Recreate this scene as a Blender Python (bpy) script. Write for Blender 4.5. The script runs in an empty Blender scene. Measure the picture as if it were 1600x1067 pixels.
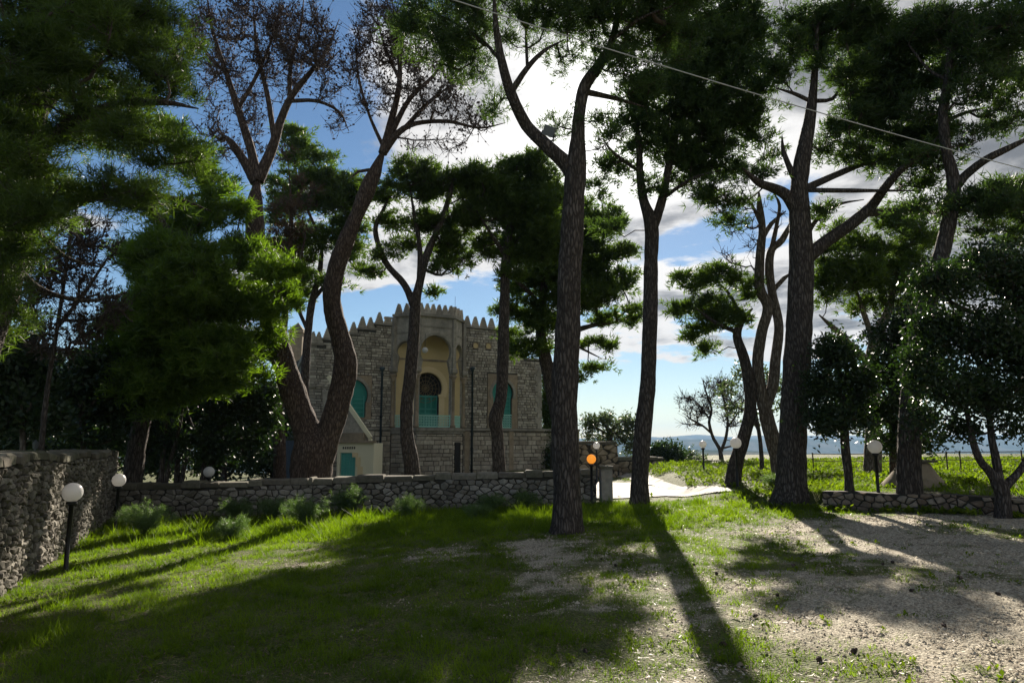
import bpy, math, random
import numpy as np
from mathutils import Vector, Matrix, noise
from mathutils.geometry import tessellate_polygon

random.seed(7)
rng = np.random.default_rng(7)
SC = bpy.context.scene
COL = SC.collection
R = math.radians

# ------------------------------------------------------------------ camera
CAMZ = 1.65
PITCH = math.atan(155 / 1067)
cam_d = bpy.data.cameras.new('camera')
cam = bpy.data.objects.new('camera', cam_d)
COL.objects.link(cam)
cam.location = (0, 0, CAMZ)
cam.rotation_euler = (math.pi / 2 + PITCH, 0, 0)
cam_d.lens = 24.0
cam_d.sensor_width = 36.0
cam_d.clip_start = 0.05
cam_d.clip_end = 20000
SC.camera = cam

# ------------------------------------------------------------------ sky and sun
SUN_EL, SUN_AZ = R(27.0), R(9.7)          # azimuth from +Y towards +X
SUN_DIR = Vector((math.sin(SUN_AZ) * math.cos(SUN_EL), math.cos(SUN_AZ) * math.cos(SUN_EL), math.sin(SUN_EL)))
world = bpy.data.worlds.new('World')
SC.world = world
world.use_nodes = True
wn, wl = world.node_tree.nodes, world.node_tree.links
wn.clear()

def N(nodes, kind, **kw):
    n = nodes.new(kind)
    for k, v in kw.items():
        setattr(n, k, v)
    return n

def math_node(nodes, links, op, a, b=None, c=None, clamp=False):
    n = N(nodes, 'ShaderNodeMath', operation=op, use_clamp=clamp)
    for i, v in enumerate((a, b, c)):
        if v is None:
            continue
        if isinstance(v, (int, float)):
            n.inputs[i].default_value = v
        else:
            links.new(v, n.inputs[i])
    return n.outputs[0]

def build_world():
    out = N(wn, 'ShaderNodeOutputWorld')
    bg = N(wn, 'ShaderNodeBackground')
    sky = N(wn, 'ShaderNodeTexSky', sky_type='NISHITA', sun_disc=False)
    sky.sun_elevation = SUN_EL
    sky.sun_rotation = SUN_AZ
    sky.altitude = 300
    sky.air_density = 1.0
    sky.dust_density = 0.1
    sky.ozone_density = 2.0
    M = lambda *a, **k: math_node(wn, wl, *a, **k)
    tc = N(wn, 'ShaderNodeTexCoord')
    sep = N(wn, 'ShaderNodeSeparateXYZ')
    wl.new(tc.outputs['Generated'], sep.inputs[0])
    zc = M('MAXIMUM', sep.outputs[2], 0.0)
    den = M('ADD', zc, 0.10)
    cx = M('DIVIDE', sep.outputs[0], den)
    cy = M('DIVIDE', sep.outputs[1], den)
    comb = N(wn, 'ShaderNodeCombineXYZ')
    wl.new(cx, comb.inputs[0]); wl.new(cy, comb.inputs[1])
    comb.inputs[2].default_value = 3.7
    def nz(scale, detail, rough, dist=0.0, off=(0, 0, 0)):
        mp = N(wn, 'ShaderNodeMapping')
        mp.inputs['Location'].default_value = off
        wl.new(comb.outputs[0], mp.inputs[0])
        n = N(wn, 'ShaderNodeTexNoise')
        n.inputs['Scale'].default_value = scale
        n.inputs['Detail'].default_value = detail
        n.inputs['Roughness'].default_value = rough
        n.inputs['Distortion'].default_value = dist
        wl.new(mp.outputs[0], n.inputs[0])
        return n.outputs[0]
    n1 = nz(0.85, 9, 0.58, 0.3, CLOUD_OFF)
    n2 = nz(2.0, 7, 0.6, 0.3, (4.1, 2.2, 0.0))
    # cover: thinner towards the far west (left), open strip just over the horizon
    dx = M('MULTIPLY', sep.outputs[0], 0.16)
    cov = M('ADD', n1, dx)
    low = N(wn, 'ShaderNodeMapRange'); low.inputs[1].default_value = 0.075; low.inputs[2].default_value = 0.11
    low.inputs[3].default_value = -0.35; low.inputs[4].default_value = 0.0
    wl.new(sep.outputs[2], low.inputs[0])
    cov = M('ADD', cov, low.outputs[0])
    mask = N(wn, 'ShaderNodeMapRange', interpolation_type='SMOOTHSTEP')
    mask.inputs[1].default_value = 0.475; mask.inputs[2].default_value = 0.525
    wl.new(cov, mask.inputs[0])
    thick = N(wn, 'ShaderNodeMapRange', interpolation_type='SMOOTHSTEP')
    thick.inputs[1].default_value = 0.49; thick.inputs[2].default_value = 0.70
    wl.new(M('ADD', cov, M('MULTIPLY', M('SUBTRACT', n2, 0.5), 0.75)), thick.inputs[0])
    # brightness towards the sun
    dot = N(wn, 'ShaderNodeVectorMath', operation='DOT_PRODUCT')
    wl.new(tc.outputs['Generated'], dot.inputs[0]); dot.inputs[1].default_value = SUN_DIR
    dp = M('MAXIMUM', dot.outputs['Value'], 0.0)
    glow = M('POWER', dp, 9.0)
    core = M('POWER', dp, 160.0)
    cc = N(wn, 'ShaderNodeMix', data_type='RGBA')
    wl.new(thick.outputs[0], cc.inputs[0])
    cc.inputs[6].default_value = (0.52, 0.51, 0.50, 1)
    cc.inputs[7].default_value = (0.13, 0.135, 0.145, 1)
    facing = M('MAXIMUM', M('MULTIPLY', dot.outputs['Value'], -1.0), 0.0)     # clouds away from the sun brightened as front-lit, added to light the villa facade
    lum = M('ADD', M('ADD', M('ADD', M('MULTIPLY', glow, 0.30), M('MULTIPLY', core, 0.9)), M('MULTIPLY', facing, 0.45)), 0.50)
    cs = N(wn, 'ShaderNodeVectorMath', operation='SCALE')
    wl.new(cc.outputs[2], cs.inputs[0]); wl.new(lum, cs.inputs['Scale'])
    sk = N(wn, 'ShaderNodeVectorMath', operation='SCALE')
    sk.inputs['Scale'].default_value = 0.035
    hs = N(wn, 'ShaderNodeHueSaturation'); hs.inputs['Saturation'].default_value = 1.15
    wl.new(sky.outputs[0], hs.inputs['Color'])
    wl.new(hs.outputs[0], sk.inputs[0])
    mx = N(wn, 'ShaderNodeMix', data_type='RGBA')
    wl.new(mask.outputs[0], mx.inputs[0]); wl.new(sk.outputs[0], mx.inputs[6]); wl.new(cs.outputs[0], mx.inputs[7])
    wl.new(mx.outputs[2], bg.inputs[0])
    bg.inputs[1].default_value = 1.0
    wl.new(bg.outputs[0], out.inputs[0])

CLOUD_OFF = (12.4, 7.2, 0.0)
build_world()

sun_d = bpy.data.lights.new('sun', 'SUN')
sun_d.energy = 5.0
sun_d.angle = R(0.55)
sun_d.color = (1.0, 0.90, 0.76)
sun = bpy.data.objects.new('sun', sun_d)
COL.objects.link(sun)
sun.rotation_euler = SUN_DIR.to_track_quat('Z', 'Y').to_euler()

SC.view_settings.view_transform = 'Standard'
SC.view_settings.look = 'None'
SC.view_settings.exposure = 1.4
SC.view_settings.gamma = 1.0
SC.view_settings.use_curve_mapping = False
SC.cycles.max_bounces = 6
SC.cycles.diffuse_bounces = 3
SC.cycles.glossy_bounces = 2
SC.cycles.transmission_bounces = 3
SC.cycles.volume_bounces = 0
SC.cycles.use_denoising = True

# ------------------------------------------------------------------ placing helpers
CP, SP_ = math.cos(PITCH), math.sin(PITCH)

def ray(px, py):
    a = (px - 800) / 1067.0
    b = (533.5 - py) / 1067.0
    return np.array([a, CP - b * SP_, SP_ + b * CP])

def P(px, py, D):
    r = ray(px, py)
    return np.array([0, 0, CAMZ]) + r * (D / r[1])

def sstep(t):
    t = min(1.0, max(0.0, t))
    return t * t * (3 - 2 * t)

WALL_A = (5.4, 15.7); WALL_B = (13.0, 9.3)      # line of the low retaining wall on the right
def terrace_dist(x, y):
    dx, dy = WALL_B[0] - WALL_A[0], WALL_B[1] - WALL_A[1]
    l = math.hypot(dx, dy)
    return ((x - WALL_A[0]) * (-dy) + (y - WALL_A[1]) * dx) / l

def ground(x, y):
    h = 0.04 * 12 * math.tanh(x / 12.0)
    h += 0.03 * math.sin(x * 0.9 + 1.3) * math.sin(y * 0.7) * sstep((math.hypot(x, y) - 2) / 5)
    d = terrace_dist(x, y)
    if x > 4.5:
        w = sstep((x - 5.6) / 1.0)
        h += 0.34 * sstep((d - 0.22) / 0.15) * w + 0.30 * sstep((d + 0.5) / 3.0) * (1 - w) * sstep((x - 4.5) / 1.1)
    if y > 44:
        h -= 70 * sstep((y - 44) / 160.0)
    if x < -16:
        h += 1.0 * sstep((-x - 16) / 20)
    return h

def G(px, py):
    """ground point seen along a pixel of the photograph"""
    r = ray(px, py)
    t, o = 1.0, np.array([0, 0, CAMZ])
    while t < 400:
        p = o + r * t
        if p[2] <= ground(p[0], p[1]):
            a, b = t * 0.98 - 0.05, t
            for _ in range(20):
                m = (a + b) / 2; p = o + r * m
                if p[2] <= ground(p[0], p[1]): b = m
                else: a = m
            return o + r * b
        t = t * 1.01 + 0.02
    return o + r * t

# ------------------------------------------------------------------ mesh helpers
def link(name, me, mat=None, parent=None, loc=None):
    o = bpy.data.objects.new(name, me)
    COL.objects.link(o)
    if me is not None and mat is not None:
        me.materials.clear(); me.materials.append(mat)
    if parent is not None:
        o.parent = parent
    if loc is not None:
        o.location = loc
    return o

def tag(o, label=None, cat=None, group=None, kind=None):
    if label: o['label'] = label
    if cat: o['category'] = cat
    if group: o['group'] = group
    if kind: o['kind'] = kind
    return o

def empty(name, loc, label, cat, group=None, rz=0.0):
    o = bpy.data.objects.new(name, None)
    COL.objects.link(o)
    o.location = loc
    o.rotation_euler = (0, 0, rz)
    o.empty_display_size = 0.3
    return tag(o, label, cat, group)

def fast_mesh(name, V, F, smooth=False, attr=None):
    """V (n,3); F list of index arrays (each (m,k)); attr per-vertex float 'v'"""
    V = np.ascontiguousarray(V, dtype=np.float32)
    me = bpy.data.meshes.new(name)
    me.vertices.add(len(V)); me.vertices.foreach_set('co', V.ravel())
    F = [np.asarray(f, dtype=np.int32) for f in F if len(f)]
    li = np.concatenate([f.ravel() for f in F])
    tot = np.concatenate([np.full(len(f), f.shape[1], dtype=np.int32) for f in F])
    st = np.concatenate([[0], np.cumsum(tot)[:-1]]).astype(np.int32)
    me.loops.add(len(li)); me.loops.foreach_set('vertex_index', li)
    me.polygons.add(len(tot)); me.polygons.foreach_set('loop_start', st); me.polygons.foreach_set('loop_total', tot)
    if attr is not None:
        a = me.attributes.new('v', 'FLOAT', 'POINT')
        a.data.foreach_set('value', np.asarray(attr, dtype=np.float32))
    me.update(calc_edges=True)
    if smooth:
        me.polygons.foreach_set('use_smooth', np.ones(len(tot), dtype=bool))
    return me

class MB:
    """collects polygons for one mesh"""
    def __init__(s): s.V, s.F, s.A = [], [], []
    def add(s, V, F, v=0.5):
        b = len(s.V); s.V += [tuple(map(float, p)) for p in V]; s.F += [tuple(i + b for i in f) for f in F]; s.A += [v] * len(V)
        return s
    def box(s, x0, x1, y0, y1, z0, z1, v=0.5):
        V = [(x0, y0, z0), (x1, y0, z0), (x1, y1, z0), (x0, y1, z0), (x0, y0, z1), (x1, y0, z1), (x1, y1, z1), (x0, y1, z1)]
        return s.add(V, [(3, 2, 1, 0), (4, 5, 6, 7), (0, 1, 5, 4), (1, 2, 6, 5), (2, 3, 7, 6), (3, 0, 4, 7)], v)
    def bar(s, a, b, w, h=None, v=0.5):
        h = h or w
        a, b = Vector(a), Vector(b); d = (b - a).normalized()
        up = Vector((0, 1, 0)) if abs(d.y) < 0.9 else Vector((1, 0, 0))
        x = d.cross(up).normalized(); y = x.cross(d)
        V = [p + x * sx * w / 2 + y * sy * h / 2 for p in (a, b) for sx, sy in ((-1, -1), (1, -1), (1, 1), (-1, 1))]
        return s.add(V, [(0, 1, 2, 3), (7, 6, 5, 4), (0, 4, 5, 1), (1, 5, 6, 2), (2, 6, 7, 3), (3, 7, 4, 0)], v)
    def lathe(s, prof, n=20, c=(0, 0, 0), v=0.5):
        V, F = [], []
        for r, z in prof:
            for k in range(n):
                a = 2 * math.pi * k / n
                V.append((c[0] + r * math.cos(a), c[1] + r * math.sin(a), c[2] + z))
        for i in range(len(prof) - 1):
            for k in range(n):
                F.append((i * n + k, i * n + (k + 1) % n, (i + 1) * n + (k + 1) % n, (i + 1) * n + k))
        F.append(tuple(reversed(range(n)))); F.append(tuple((len(prof) - 1) * n + k for k in range(n)))
        return s.add(V, F, v)
    def mesh(s, name, smooth=False):
        me = bpy.data.meshes.new(name)
        me.from_pydata(s.V, [], s.F)
        a = me.attributes.new('v', 'FLOAT', 'POINT'); a.data.foreach_set('value', np.array(s.A, dtype=np.float32))
        if smooth: me.polygons.foreach_set('use_smooth', np.ones(len(me.polygons), dtype=bool))
        me.update()
        return me
    def build(s, name, mat, parent=None, smooth=False):
        return link(name, s.mesh(name, smooth), mat, parent)

# ------------------------------------------------------------------ materials
def mat_base(name):
    m = bpy.data.materials.new(name); m.use_nodes = True
    nt = m.node_tree; nt.nodes.clear()
    out = nt.nodes.new('ShaderNodeOutputMaterial')
    return m, nt.nodes, nt.links, out

def ramp(nodes, links, fac, stops):
    r = nodes.new('ShaderNodeValToRGB')
    el = r.color_ramp.elements
    while len(el) < len(stops): el.new(0.5)
    for e, (p, c) in zip(el, stops):
        e.position = p; e.color = (c[0], c[1], c[2], 1)
    links.new(fac, r.inputs[0])
    return r.outputs[0]

def tex_noise(nodes, links, vec, scale, detail=5, rough=0.55, dist=0.0):
    n = nodes.new('ShaderNodeTexNoise')
    n.inputs['Scale'].default_value = scale; n.inputs['Detail'].default_value = detail
    n.inputs['Roughness'].default_value = rough; n.inputs['Distortion'].default_value = dist
    if vec is not None: links.new(vec, n.inputs[0])
    return n.outputs[0]

def mapping(nodes, links, vec, scale=(1, 1, 1), loc=(0, 0, 0)):
    m = nodes.new('ShaderNodeMapping'); m.inputs['Scale'].default_value = scale; m.inputs['Location'].default_value = loc
    links.new(vec, m.inputs[0]); return m.outputs[0]

def world_pos(nodes):
    return nodes.new('ShaderNodeNewGeometry').outputs['Position']

def mixc(nodes, links, fac, a, b, mode='MIX'):
    m = nodes.new('ShaderNodeMix'); m.data_type = 'RGBA'; m.blend_type = mode
    for i, v in ((0, fac), (6, a), (7, b)):
        if isinstance(v, (int, float)): m.inputs[i].default_value = v
        elif isinstance(v, tuple): m.inputs[i].default_value = (v[0], v[1], v[2], 1)
        else: links.new(v, m.inputs[i])
    return m.outputs[2]

def bump(nodes, links, h, strength, dist=0.02):
    b = nodes.new('ShaderNodeBump'); b.inputs['Strength'].default_value = strength; b.inputs['Distance'].default_value = dist
    links.new(h, b.inputs['Height']); return b.outputs[0]

def pbr(nodes, links, out, col, rough=0.8, normal=None, spec=0.3, metal=0.0):
    p = nodes.new('ShaderNodeBsdfPrincipled')
    if isinstance(col, tuple): p.inputs['Base Color'].default_value = (*col, 1)
    else: links.new(col, p.inputs['Base Color'])
    if isinstance(rough, (int, float)): p.inputs['Roughness'].default_value = rough
    else: links.new(rough, p.inputs['Roughness'])
    p.inputs['Specular IOR Level'].default_value = spec
    p.inputs['Metallic'].default_value = metal
    if normal is not None: links.new(normal, p.inputs['Normal'])
    links.new(p.outputs[0], out.inputs[0])
    return p

def attr_v(nodes):
    a = nodes.new('ShaderNodeAttribute'); a.attribute_name = 'v'; return a.outputs['Fac']

def mat_leaf(name, dark, light, trans, tmix=0.35, rough=0.55, spec=0.3):
    m, n, l, out = mat_base(name)
    v = attr_v(n)
    cl = tex_noise(n, l, world_pos(n), 0.9, 3)
    s = math_node(n, l, 'ADD', math_node(n, l, 'MULTIPLY', v, 0.6), math_node(n, l, 'MULTIPLY', math_node(n, l, 'SUBTRACT', cl, 0.3), 0.9), clamp=True)
    col = ramp(n, l, s, [(0.0, dark), (1.0, light)])
    p = pbr(n, l, out, col, rough, None, spec)
    t = n.new('ShaderNodeBsdfTranslucent')
    tc = mixc(n, l, 1.0, col, tuple(trans), 'MULTIPLY')
    l.new(tc, t.inputs[0])
    mx = n.new('ShaderNodeMixShader'); mx.inputs[0].default_value = tmix
    l.new(p.outputs[0], mx.inputs[1]); l.new(t.outputs[0], mx.inputs[2]); l.new(mx.outputs[0], out.inputs[0])
    return m

def mat_bark(name, c1, c2, c3, scale=1.0):
    m, n, l, out = mat_base(name)
    pos = world_pos(n)
    mp = mapping(n, l, pos, (16 * scale, 16 * scale, 3.4 * scale))
    vo = n.new('ShaderNodeTexVoronoi'); vo.feature = 'DISTANCE_TO_EDGE'; vo.inputs['Scale'].default_value = 1.2
    ns = tex_noise(n, l, mp, 1.0, 6, 0.6, 0.6)
    wv = n.new('ShaderNodeVectorMath'); wv.operation = 'ADD'
    l.new(mp, wv.inputs[0])
    nc = n.new('ShaderNodeTexNoise'); nc.inputs['Scale'].default_value = 1.5; l.new(mp, nc.inputs[0])
    l.new(nc.outputs['Color'], wv.inputs[1]); l.new(wv.outputs[0], vo.inputs['Vector'])
    big = tex_noise(n, l, pos, 1.4, 4)
    edge = n.new('ShaderNodeMapRange'); edge.inputs[2].default_value = 0.30
    l.new(vo.outputs['Distance'], edge.inputs[0])
    plate = mixc(n, l, ns, c2, c3)
    plate = mixc(n, l, math_node(n, l, 'MULTIPLY', big, 0.7), plate, c1)
    col = mixc(n, l, edge.outputs[0], (c1[0] * .62, c1[1] * .6, c1[2] * .58), plate)
    h = math_node(n, l, 'ADD', math_node(n, l, 'MULTIPLY', edge.outputs[0], 1.0), math_node(n, l, 'MULTIPLY', ns, 0.6))
    pbr(n, l, out, col, 0.9, bump(n, l, h, 0.9, 0.03), 0.15)
    return m

def mat_stone(name, c1, c2, c3, stain=(0.05, 0.045, 0.04), stain_amt=0.5, bs=0.5, nscale=9.0):
    m, n, l, out = mat_base(name)
    pos = world_pos(n); v = attr_v(n)
    f = tex_noise(n, l, pos, nscale, 6, 0.65)
    col = ramp(n, l, v, [(0.0, c1), (0.5, c2), (1.0, c3)])
    col = mixc(n, l, 0.55, col, ramp(n, l, f, [(0.3, (0.25, 0.24, 0.22)), (0.7, (1.0, 0.98, 0.95))]), 'MULTIPLY')
    big = tex_noise(n, l, mapping(n, l, pos, (1, 1, 0.6)), 0.8, 6, 0.7)
    sm = n.new('ShaderNodeMapRange'); sm.inputs[1].default_value = 0.42; sm.inputs[2].default_value = 0.68; sm.inputs[4].default_value = stain_amt
    l.new(big, sm.inputs[0])
    col = mixc(n, l, sm.outputs[0], col, stain)
    fine = tex_noise(n, l, pos, 45, 5, 0.7)
    h = math_node(n, l, 'ADD', math_node(n, l, 'MULTIPLY', f, 0.7), math_node(n, l, 'MULTIPLY', fine, 0.3))
    pbr(n, l, out, col, 0.92, bump(n, l, h, bs, 0.02), 0.15)
    return m

def mat_flat(name, col, rough=0.6, var=0.25, nscale=6, bs=0.15, spec=0.3, metal=0.0):
    m, n, l, out = mat_base(name)
    f = tex_noise(n, l, world_pos(n), nscale, 6, 0.65)
    c = mixc(n, l, math_node(n, l, 'MULTIPLY', f, var * 2), col, tuple(x * 0.35 for x in col))
    fine = tex_noise(n, l, world_pos(n), nscale * 8, 4, 0.6)
    pbr(n, l, out, c, rough, bump(n, l, fine, bs, 0.01), spec, metal)
    return m

M = {}
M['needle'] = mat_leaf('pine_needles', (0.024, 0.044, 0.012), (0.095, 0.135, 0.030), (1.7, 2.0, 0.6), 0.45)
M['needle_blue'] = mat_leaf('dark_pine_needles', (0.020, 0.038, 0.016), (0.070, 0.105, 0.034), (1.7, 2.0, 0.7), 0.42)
M['needle_lit'] = mat_leaf('bright_pine_needles', (0.030, 0.058, 0.010), (0.13, 0.19, 0.026), (1.7, 2.0, 0.5), 0.45)  # brighter copy of the needles, sunlight on the boughs put into the colour
M['dry'] = mat_leaf('dry_needles', (0.05, 0.032, 0.018), (0.13, 0.085, 0.05), (1.5, 1.3, 1.0), 0.2)
M['leaf'] = mat_leaf('glossy_leaves', (0.010, 0.021, 0.008), (0.036, 0.058, 0.018), (1.6, 2.1, 0.6), 0.24, 0.46, 0.35)
M['olive'] = mat_leaf('olive_leaves', (0.045, 0.06, 0.035), (0.11, 0.135, 0.075), (1.3, 1.6, 0.8), 0.3, 0.45)
M['fennel'] = mat_leaf('feathery_leaves', (0.035, 0.07, 0.025), (0.14, 0.20, 0.08), (1.5, 1.7, 0.8), 0.4)
M['grass'] = mat_leaf('grass_blades', (0.038, 0.070, 0.006), (0.145, 0.195, 0.018), (1.9, 2.2, 0.35), 0.52, 0.55, 0.2)
M['weed'] = mat_leaf('field_weeds', (0.045, 0.08, 0.01), (0.15, 0.19, 0.025), (1.8, 2.0, 0.4), 0.45, 0.75, 0.1)
M['bark'] = mat_bark('pine_bark', (0.055, 0.045, 0.040), (0.13, 0.105, 0.09), (0.20, 0.17, 0.15))
M['bark_red'] = mat_bark('reddish_bark', (0.06, 0.042, 0.034), (0.15, 0.105, 0.085), (0.22, 0.17, 0.14))
M['bark_pale'] = mat_bark('pale_bark', (0.12, 0.095, 0.075), (0.27, 0.22, 0.18), (0.36, 0.32, 0.28))
M['twig'] = mat_flat('twigs', (0.075, 0.055, 0.045), 0.9, 0.3, 20)
M['twig_dead'] = mat_flat('dead_twigs', (0.085, 0.062, 0.055), 0.9, 0.3, 12)
M['stone_wall'] = mat_stone('rubble_stone', (0.16, 0.145, 0.125), (0.30, 0.275, 0.24), (0.42, 0.395, 0.35), (0.07, 0.065, 0.05), 0.6, 0.6, 14)
M['stone_dark'] = mat_stone('darker_rubble', (0.10, 0.09, 0.075), (0.22, 0.20, 0.17), (0.36, 0.335, 0.29), (0.05, 0.05, 0.035), 0.7, 0.7, 14)
M['stone_red'] = mat_stone('warm_rubble', (0.22, 0.16, 0.12), (0.33, 0.25, 0.19), (0.40, 0.34, 0.28), (0.08, 0.07, 0.05), 0.5, 0.6, 14)
M['coping'] = mat_stone('coping_stone', (0.12, 0.105, 0.085), (0.19, 0.17, 0.14), (0.26, 0.24, 0.19), (0.05, 0.06, 0.03), 0.7, 0.6, 12)
M['mortar'] = mat_stone('dark_joint', (0.05, 0.045, 0.04), (0.06, 0.054, 0.046), (0.07, 0.062, 0.05), (0.03, 0.03, 0.02), 0.6)
M['ashlar'] = mat_stone('weathered_limestone', (0.30, 0.272, 0.23), (0.50, 0.46, 0.39), (0.66, 0.62, 0.53), (0.13, 0.118, 0.10), 0.55, 0.5, 7)
M['ashlar_lower'] = mat_stone('lower_limestone', (0.33, 0.29, 0.235), (0.46, 0.41, 0.34), (0.60, 0.55, 0.46), (0.15, 0.13, 0.105), 0.55, 0.5, 6)
M['ashlar_back'] = mat_stone('villa_joint', (0.10, 0.09, 0.08), (0.11, 0.10, 0.09), (0.13, 0.12, 0.10), (0.04, 0.04, 0.035), 0.6)
M['dressed'] = mat_stone('dressed_stone', (0.30, 0.28, 0.24), (0.42, 0.39, 0.34), (0.52, 0.49, 0.43), (0.07, 0.065, 0.06), 0.6, 0.3, 5)
M['tan_stone'] = mat_stone('tan_stone', (0.30, 0.24, 0.17), (0.36, 0.29, 0.21), (0.42, 0.35, 0.26), (0.14, 0.12, 0.09), 0.6, 0.3, 4)
M['ochre'] = mat_flat('ochre_plaster', (0.60, 0.47, 0.25), 0.85, 0.18, 2.5)
M['ochre_dark'] = mat_flat('ochre_moulding', (0.70, 0.56, 0.33), 0.85, 0.12, 3)
M['twig_lattice'] = mat_flat('dull_lattice', (0.20, 0.15, 0.08), 0.7, 0.2)
M['cream'] = mat_flat('cream_plaster', (0.74, 0.69, 0.50), 0.85, 0.14, 1.8)
M['teal'] = mat_flat('teal_paint', (0.025, 0.24, 0.20), 0.5, 0.2, 5)
M['teal_light'] = mat_flat('pale_teal_paint', (0.42, 0.78, 0.68), 0.5, 0.15, 6)
M['teal_door'] = mat_flat('faded_teal_door', (0.08, 0.36, 0.31), 0.6, 0.25, 5)
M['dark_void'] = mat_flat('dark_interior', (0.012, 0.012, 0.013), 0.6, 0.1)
M['iron'] = mat_flat('dark_iron', (0.02, 0.022, 0.024), 0.5, 0.2, 8)
M['pipe'] = mat_flat('blue_grey_pipe', (0.05, 0.075, 0.09), 0.5, 0.25, 8)
M['blue_door'] = mat_flat('blue_grey_boards', (0.06, 0.085, 0.12), 0.6, 0.25, 4)
M['post'] = mat_flat('black_post', (0.016, 0.016, 0.017), 0.45, 0.2, 15)
M['cable'] = mat_flat('grey_cable', (0.5, 0.5, 0.5), 0.5, 0.1)
M['lamp_case'] = mat_flat('grey_lamp_case', (0.16, 0.17, 0.18), 0.5, 0.1)
M['rail'] = mat_flat('rusty_rail', (0.10, 0.07, 0.05), 0.7, 0.3, 20)

def mat_globe(name, col, emit=0.0):
    m, n, l, out = mat_base(name)
    f = tex_noise(n, l, world_pos(n), 7, 4)
    c = mixc(n, l, math_node(n, l, 'MULTIPLY', f, 0.35), col, tuple(x * 0.55 for x in col))
    p = pbr(n, l, out, c, 0.3, None, 0.5)
    if emit:
        p.inputs['Emission Color'].default_value = (1.0, 0.42, 0.05, 1); p.inputs['Emission Strength'].default_value = emit
    t = n.new('ShaderNodeBsdfTranslucent'); l.new(c, t.inputs[0])
    mx = n.new('ShaderNodeMixShader'); mx.inputs[0].default_value = 0.45
    l.new(p.outputs[0], mx.inputs[1]); l.new(t.outputs[0], mx.inputs[2]); l.new(mx.outputs[0], out.inputs[0])
    return m
M['globe'] = mat_globe('milky_globe', (0.80, 0.79, 0.78))
M['globe_amber'] = mat_globe('amber_globe', (0.85, 0.45, 0.09), 0.35)

def mat_ground():
    m, n, l, out = mat_base('lawn_and_gravel')
    pos = world_pos(n); v = attr_v(n)
    f1 = tex_noise(n, l, pos, 3.0, 7, 0.65)
    f2 = tex_noise(n, l, pos, 42, 5, 0.75)
    vo = n.new('ShaderNodeTexVoronoi'); vo.inputs['Scale'].default_value = 45; l.new(pos, vo.inputs['Vector'])
    grav = ramp(n, l, f2, [(0.36, (0.13, 0.105, 0.07)), (0.5, (0.39, 0.345, 0.26)), (0.64, (0.72, 0.66, 0.52))])
    grav = mixc(n, l, 0.4, grav, ramp(n, l, vo.outputs['Color'], [(0.0, (0.25, 0.24, 0.22)), (1.0, (1, 1, 1))]), 'MULTIPLY')
    gr = ramp(n, l, f2, [(0.34, (0.03, 0.036, 0.010)), (0.5, (0.07, 0.085, 0.022)), (0.66, (0.17, 0.16, 0.06))])
    s = math_node(n, l, 'ADD', v, math_node(n, l, 'MULTIPLY', math_node(n, l, 'SUBTRACT', f1, 0.5), 0.9))
    mr = n.new('ShaderNodeMapRange'); mr.inputs[1].default_value = 0.38; mr.inputs[2].default_value = 0.62; l.new(s, mr.inputs[0])
    near = mixc(n, l, mr.outputs[0], grav, gr)
    # far country: patchwork of scrub and fields
    sep = n.new('ShaderNodeSeparateXYZ'); l.new(pos, sep.inputs[0])
    fr = n.new('ShaderNodeMapRange'); fr.inputs[1].default_value = 45; fr.inputs[2].default_value = 80; l.new(sep.outputs[1], fr.inputs[0])
    g1 = tex_noise(n, l, mapping(n, l, pos, (1, 0.6, 1)), 0.012, 8, 0.65)
    far = ramp(n, l, g1, [(0.35, (0.03, 0.045, 0.022)), (0.5, (0.07, 0.085, 0.04)), (0.62, (0.20, 0.18, 0.12)), (0.7, (0.05, 0.07, 0.03))])
    col = mixc(n, l, fr.outputs[0], near, far)
    h = math_node(n, l, 'ADD', math_node(n, l, 'MULTIPLY', f2, 0.6), math_node(n, l, 'MULTIPLY', vo.outputs['Distance'], -0.8))
    pbr(n, l, out, col, 0.85, bump(n, l, h, 0.8, 0.03), 0.18)
    return m
M['ground'] = mat_ground()

def mat_far():
    m, n, l, out = mat_base('far_scrub_and_fields')
    pos = world_pos(n)
    f = tex_noise(n, l, mapping(n, l, pos, (1, .5, 1)), 0.008, 8, 0.7)
    col = ramp(n, l, f, [(0.35, (0.02, 0.03, 0.016)), (0.5, (0.04, 0.052, 0.03)), (0.6, (0.11, 0.10, 0.07)), (0.68, (0.035, 0.05, 0.025))])
    pbr(n, l, out, col, 1.0, None, 0.0)
    return m
M['far_land'] = mat_far()

def mat_path():
    m, n, l, out = mat_base('pale_paving')
    pos = world_pos(n)
    f = tex_noise(n, l, pos, 2.2, 6, 0.6); f2 = tex_noise(n, l, pos, 30, 4)
    col = ramp(n, l, f, [(0.40, (0.14, 0.13, 0.11)), (0.5, (0.27, 0.255, 0.23)), (0.7, (0.36, 0.345, 0.32))])
    rg = n.new('ShaderNodeMapRange'); rg.inputs[3].default_value = 0.8; rg.inputs[4].default_value = 0.6; l.new(f, rg.inputs[0])
    pbr(n, l, out, col, rg.outputs[0], bump(n, l, f2, 0.4, 0.02), 0.06)
    return m
M['path'] = mat_path()

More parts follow.
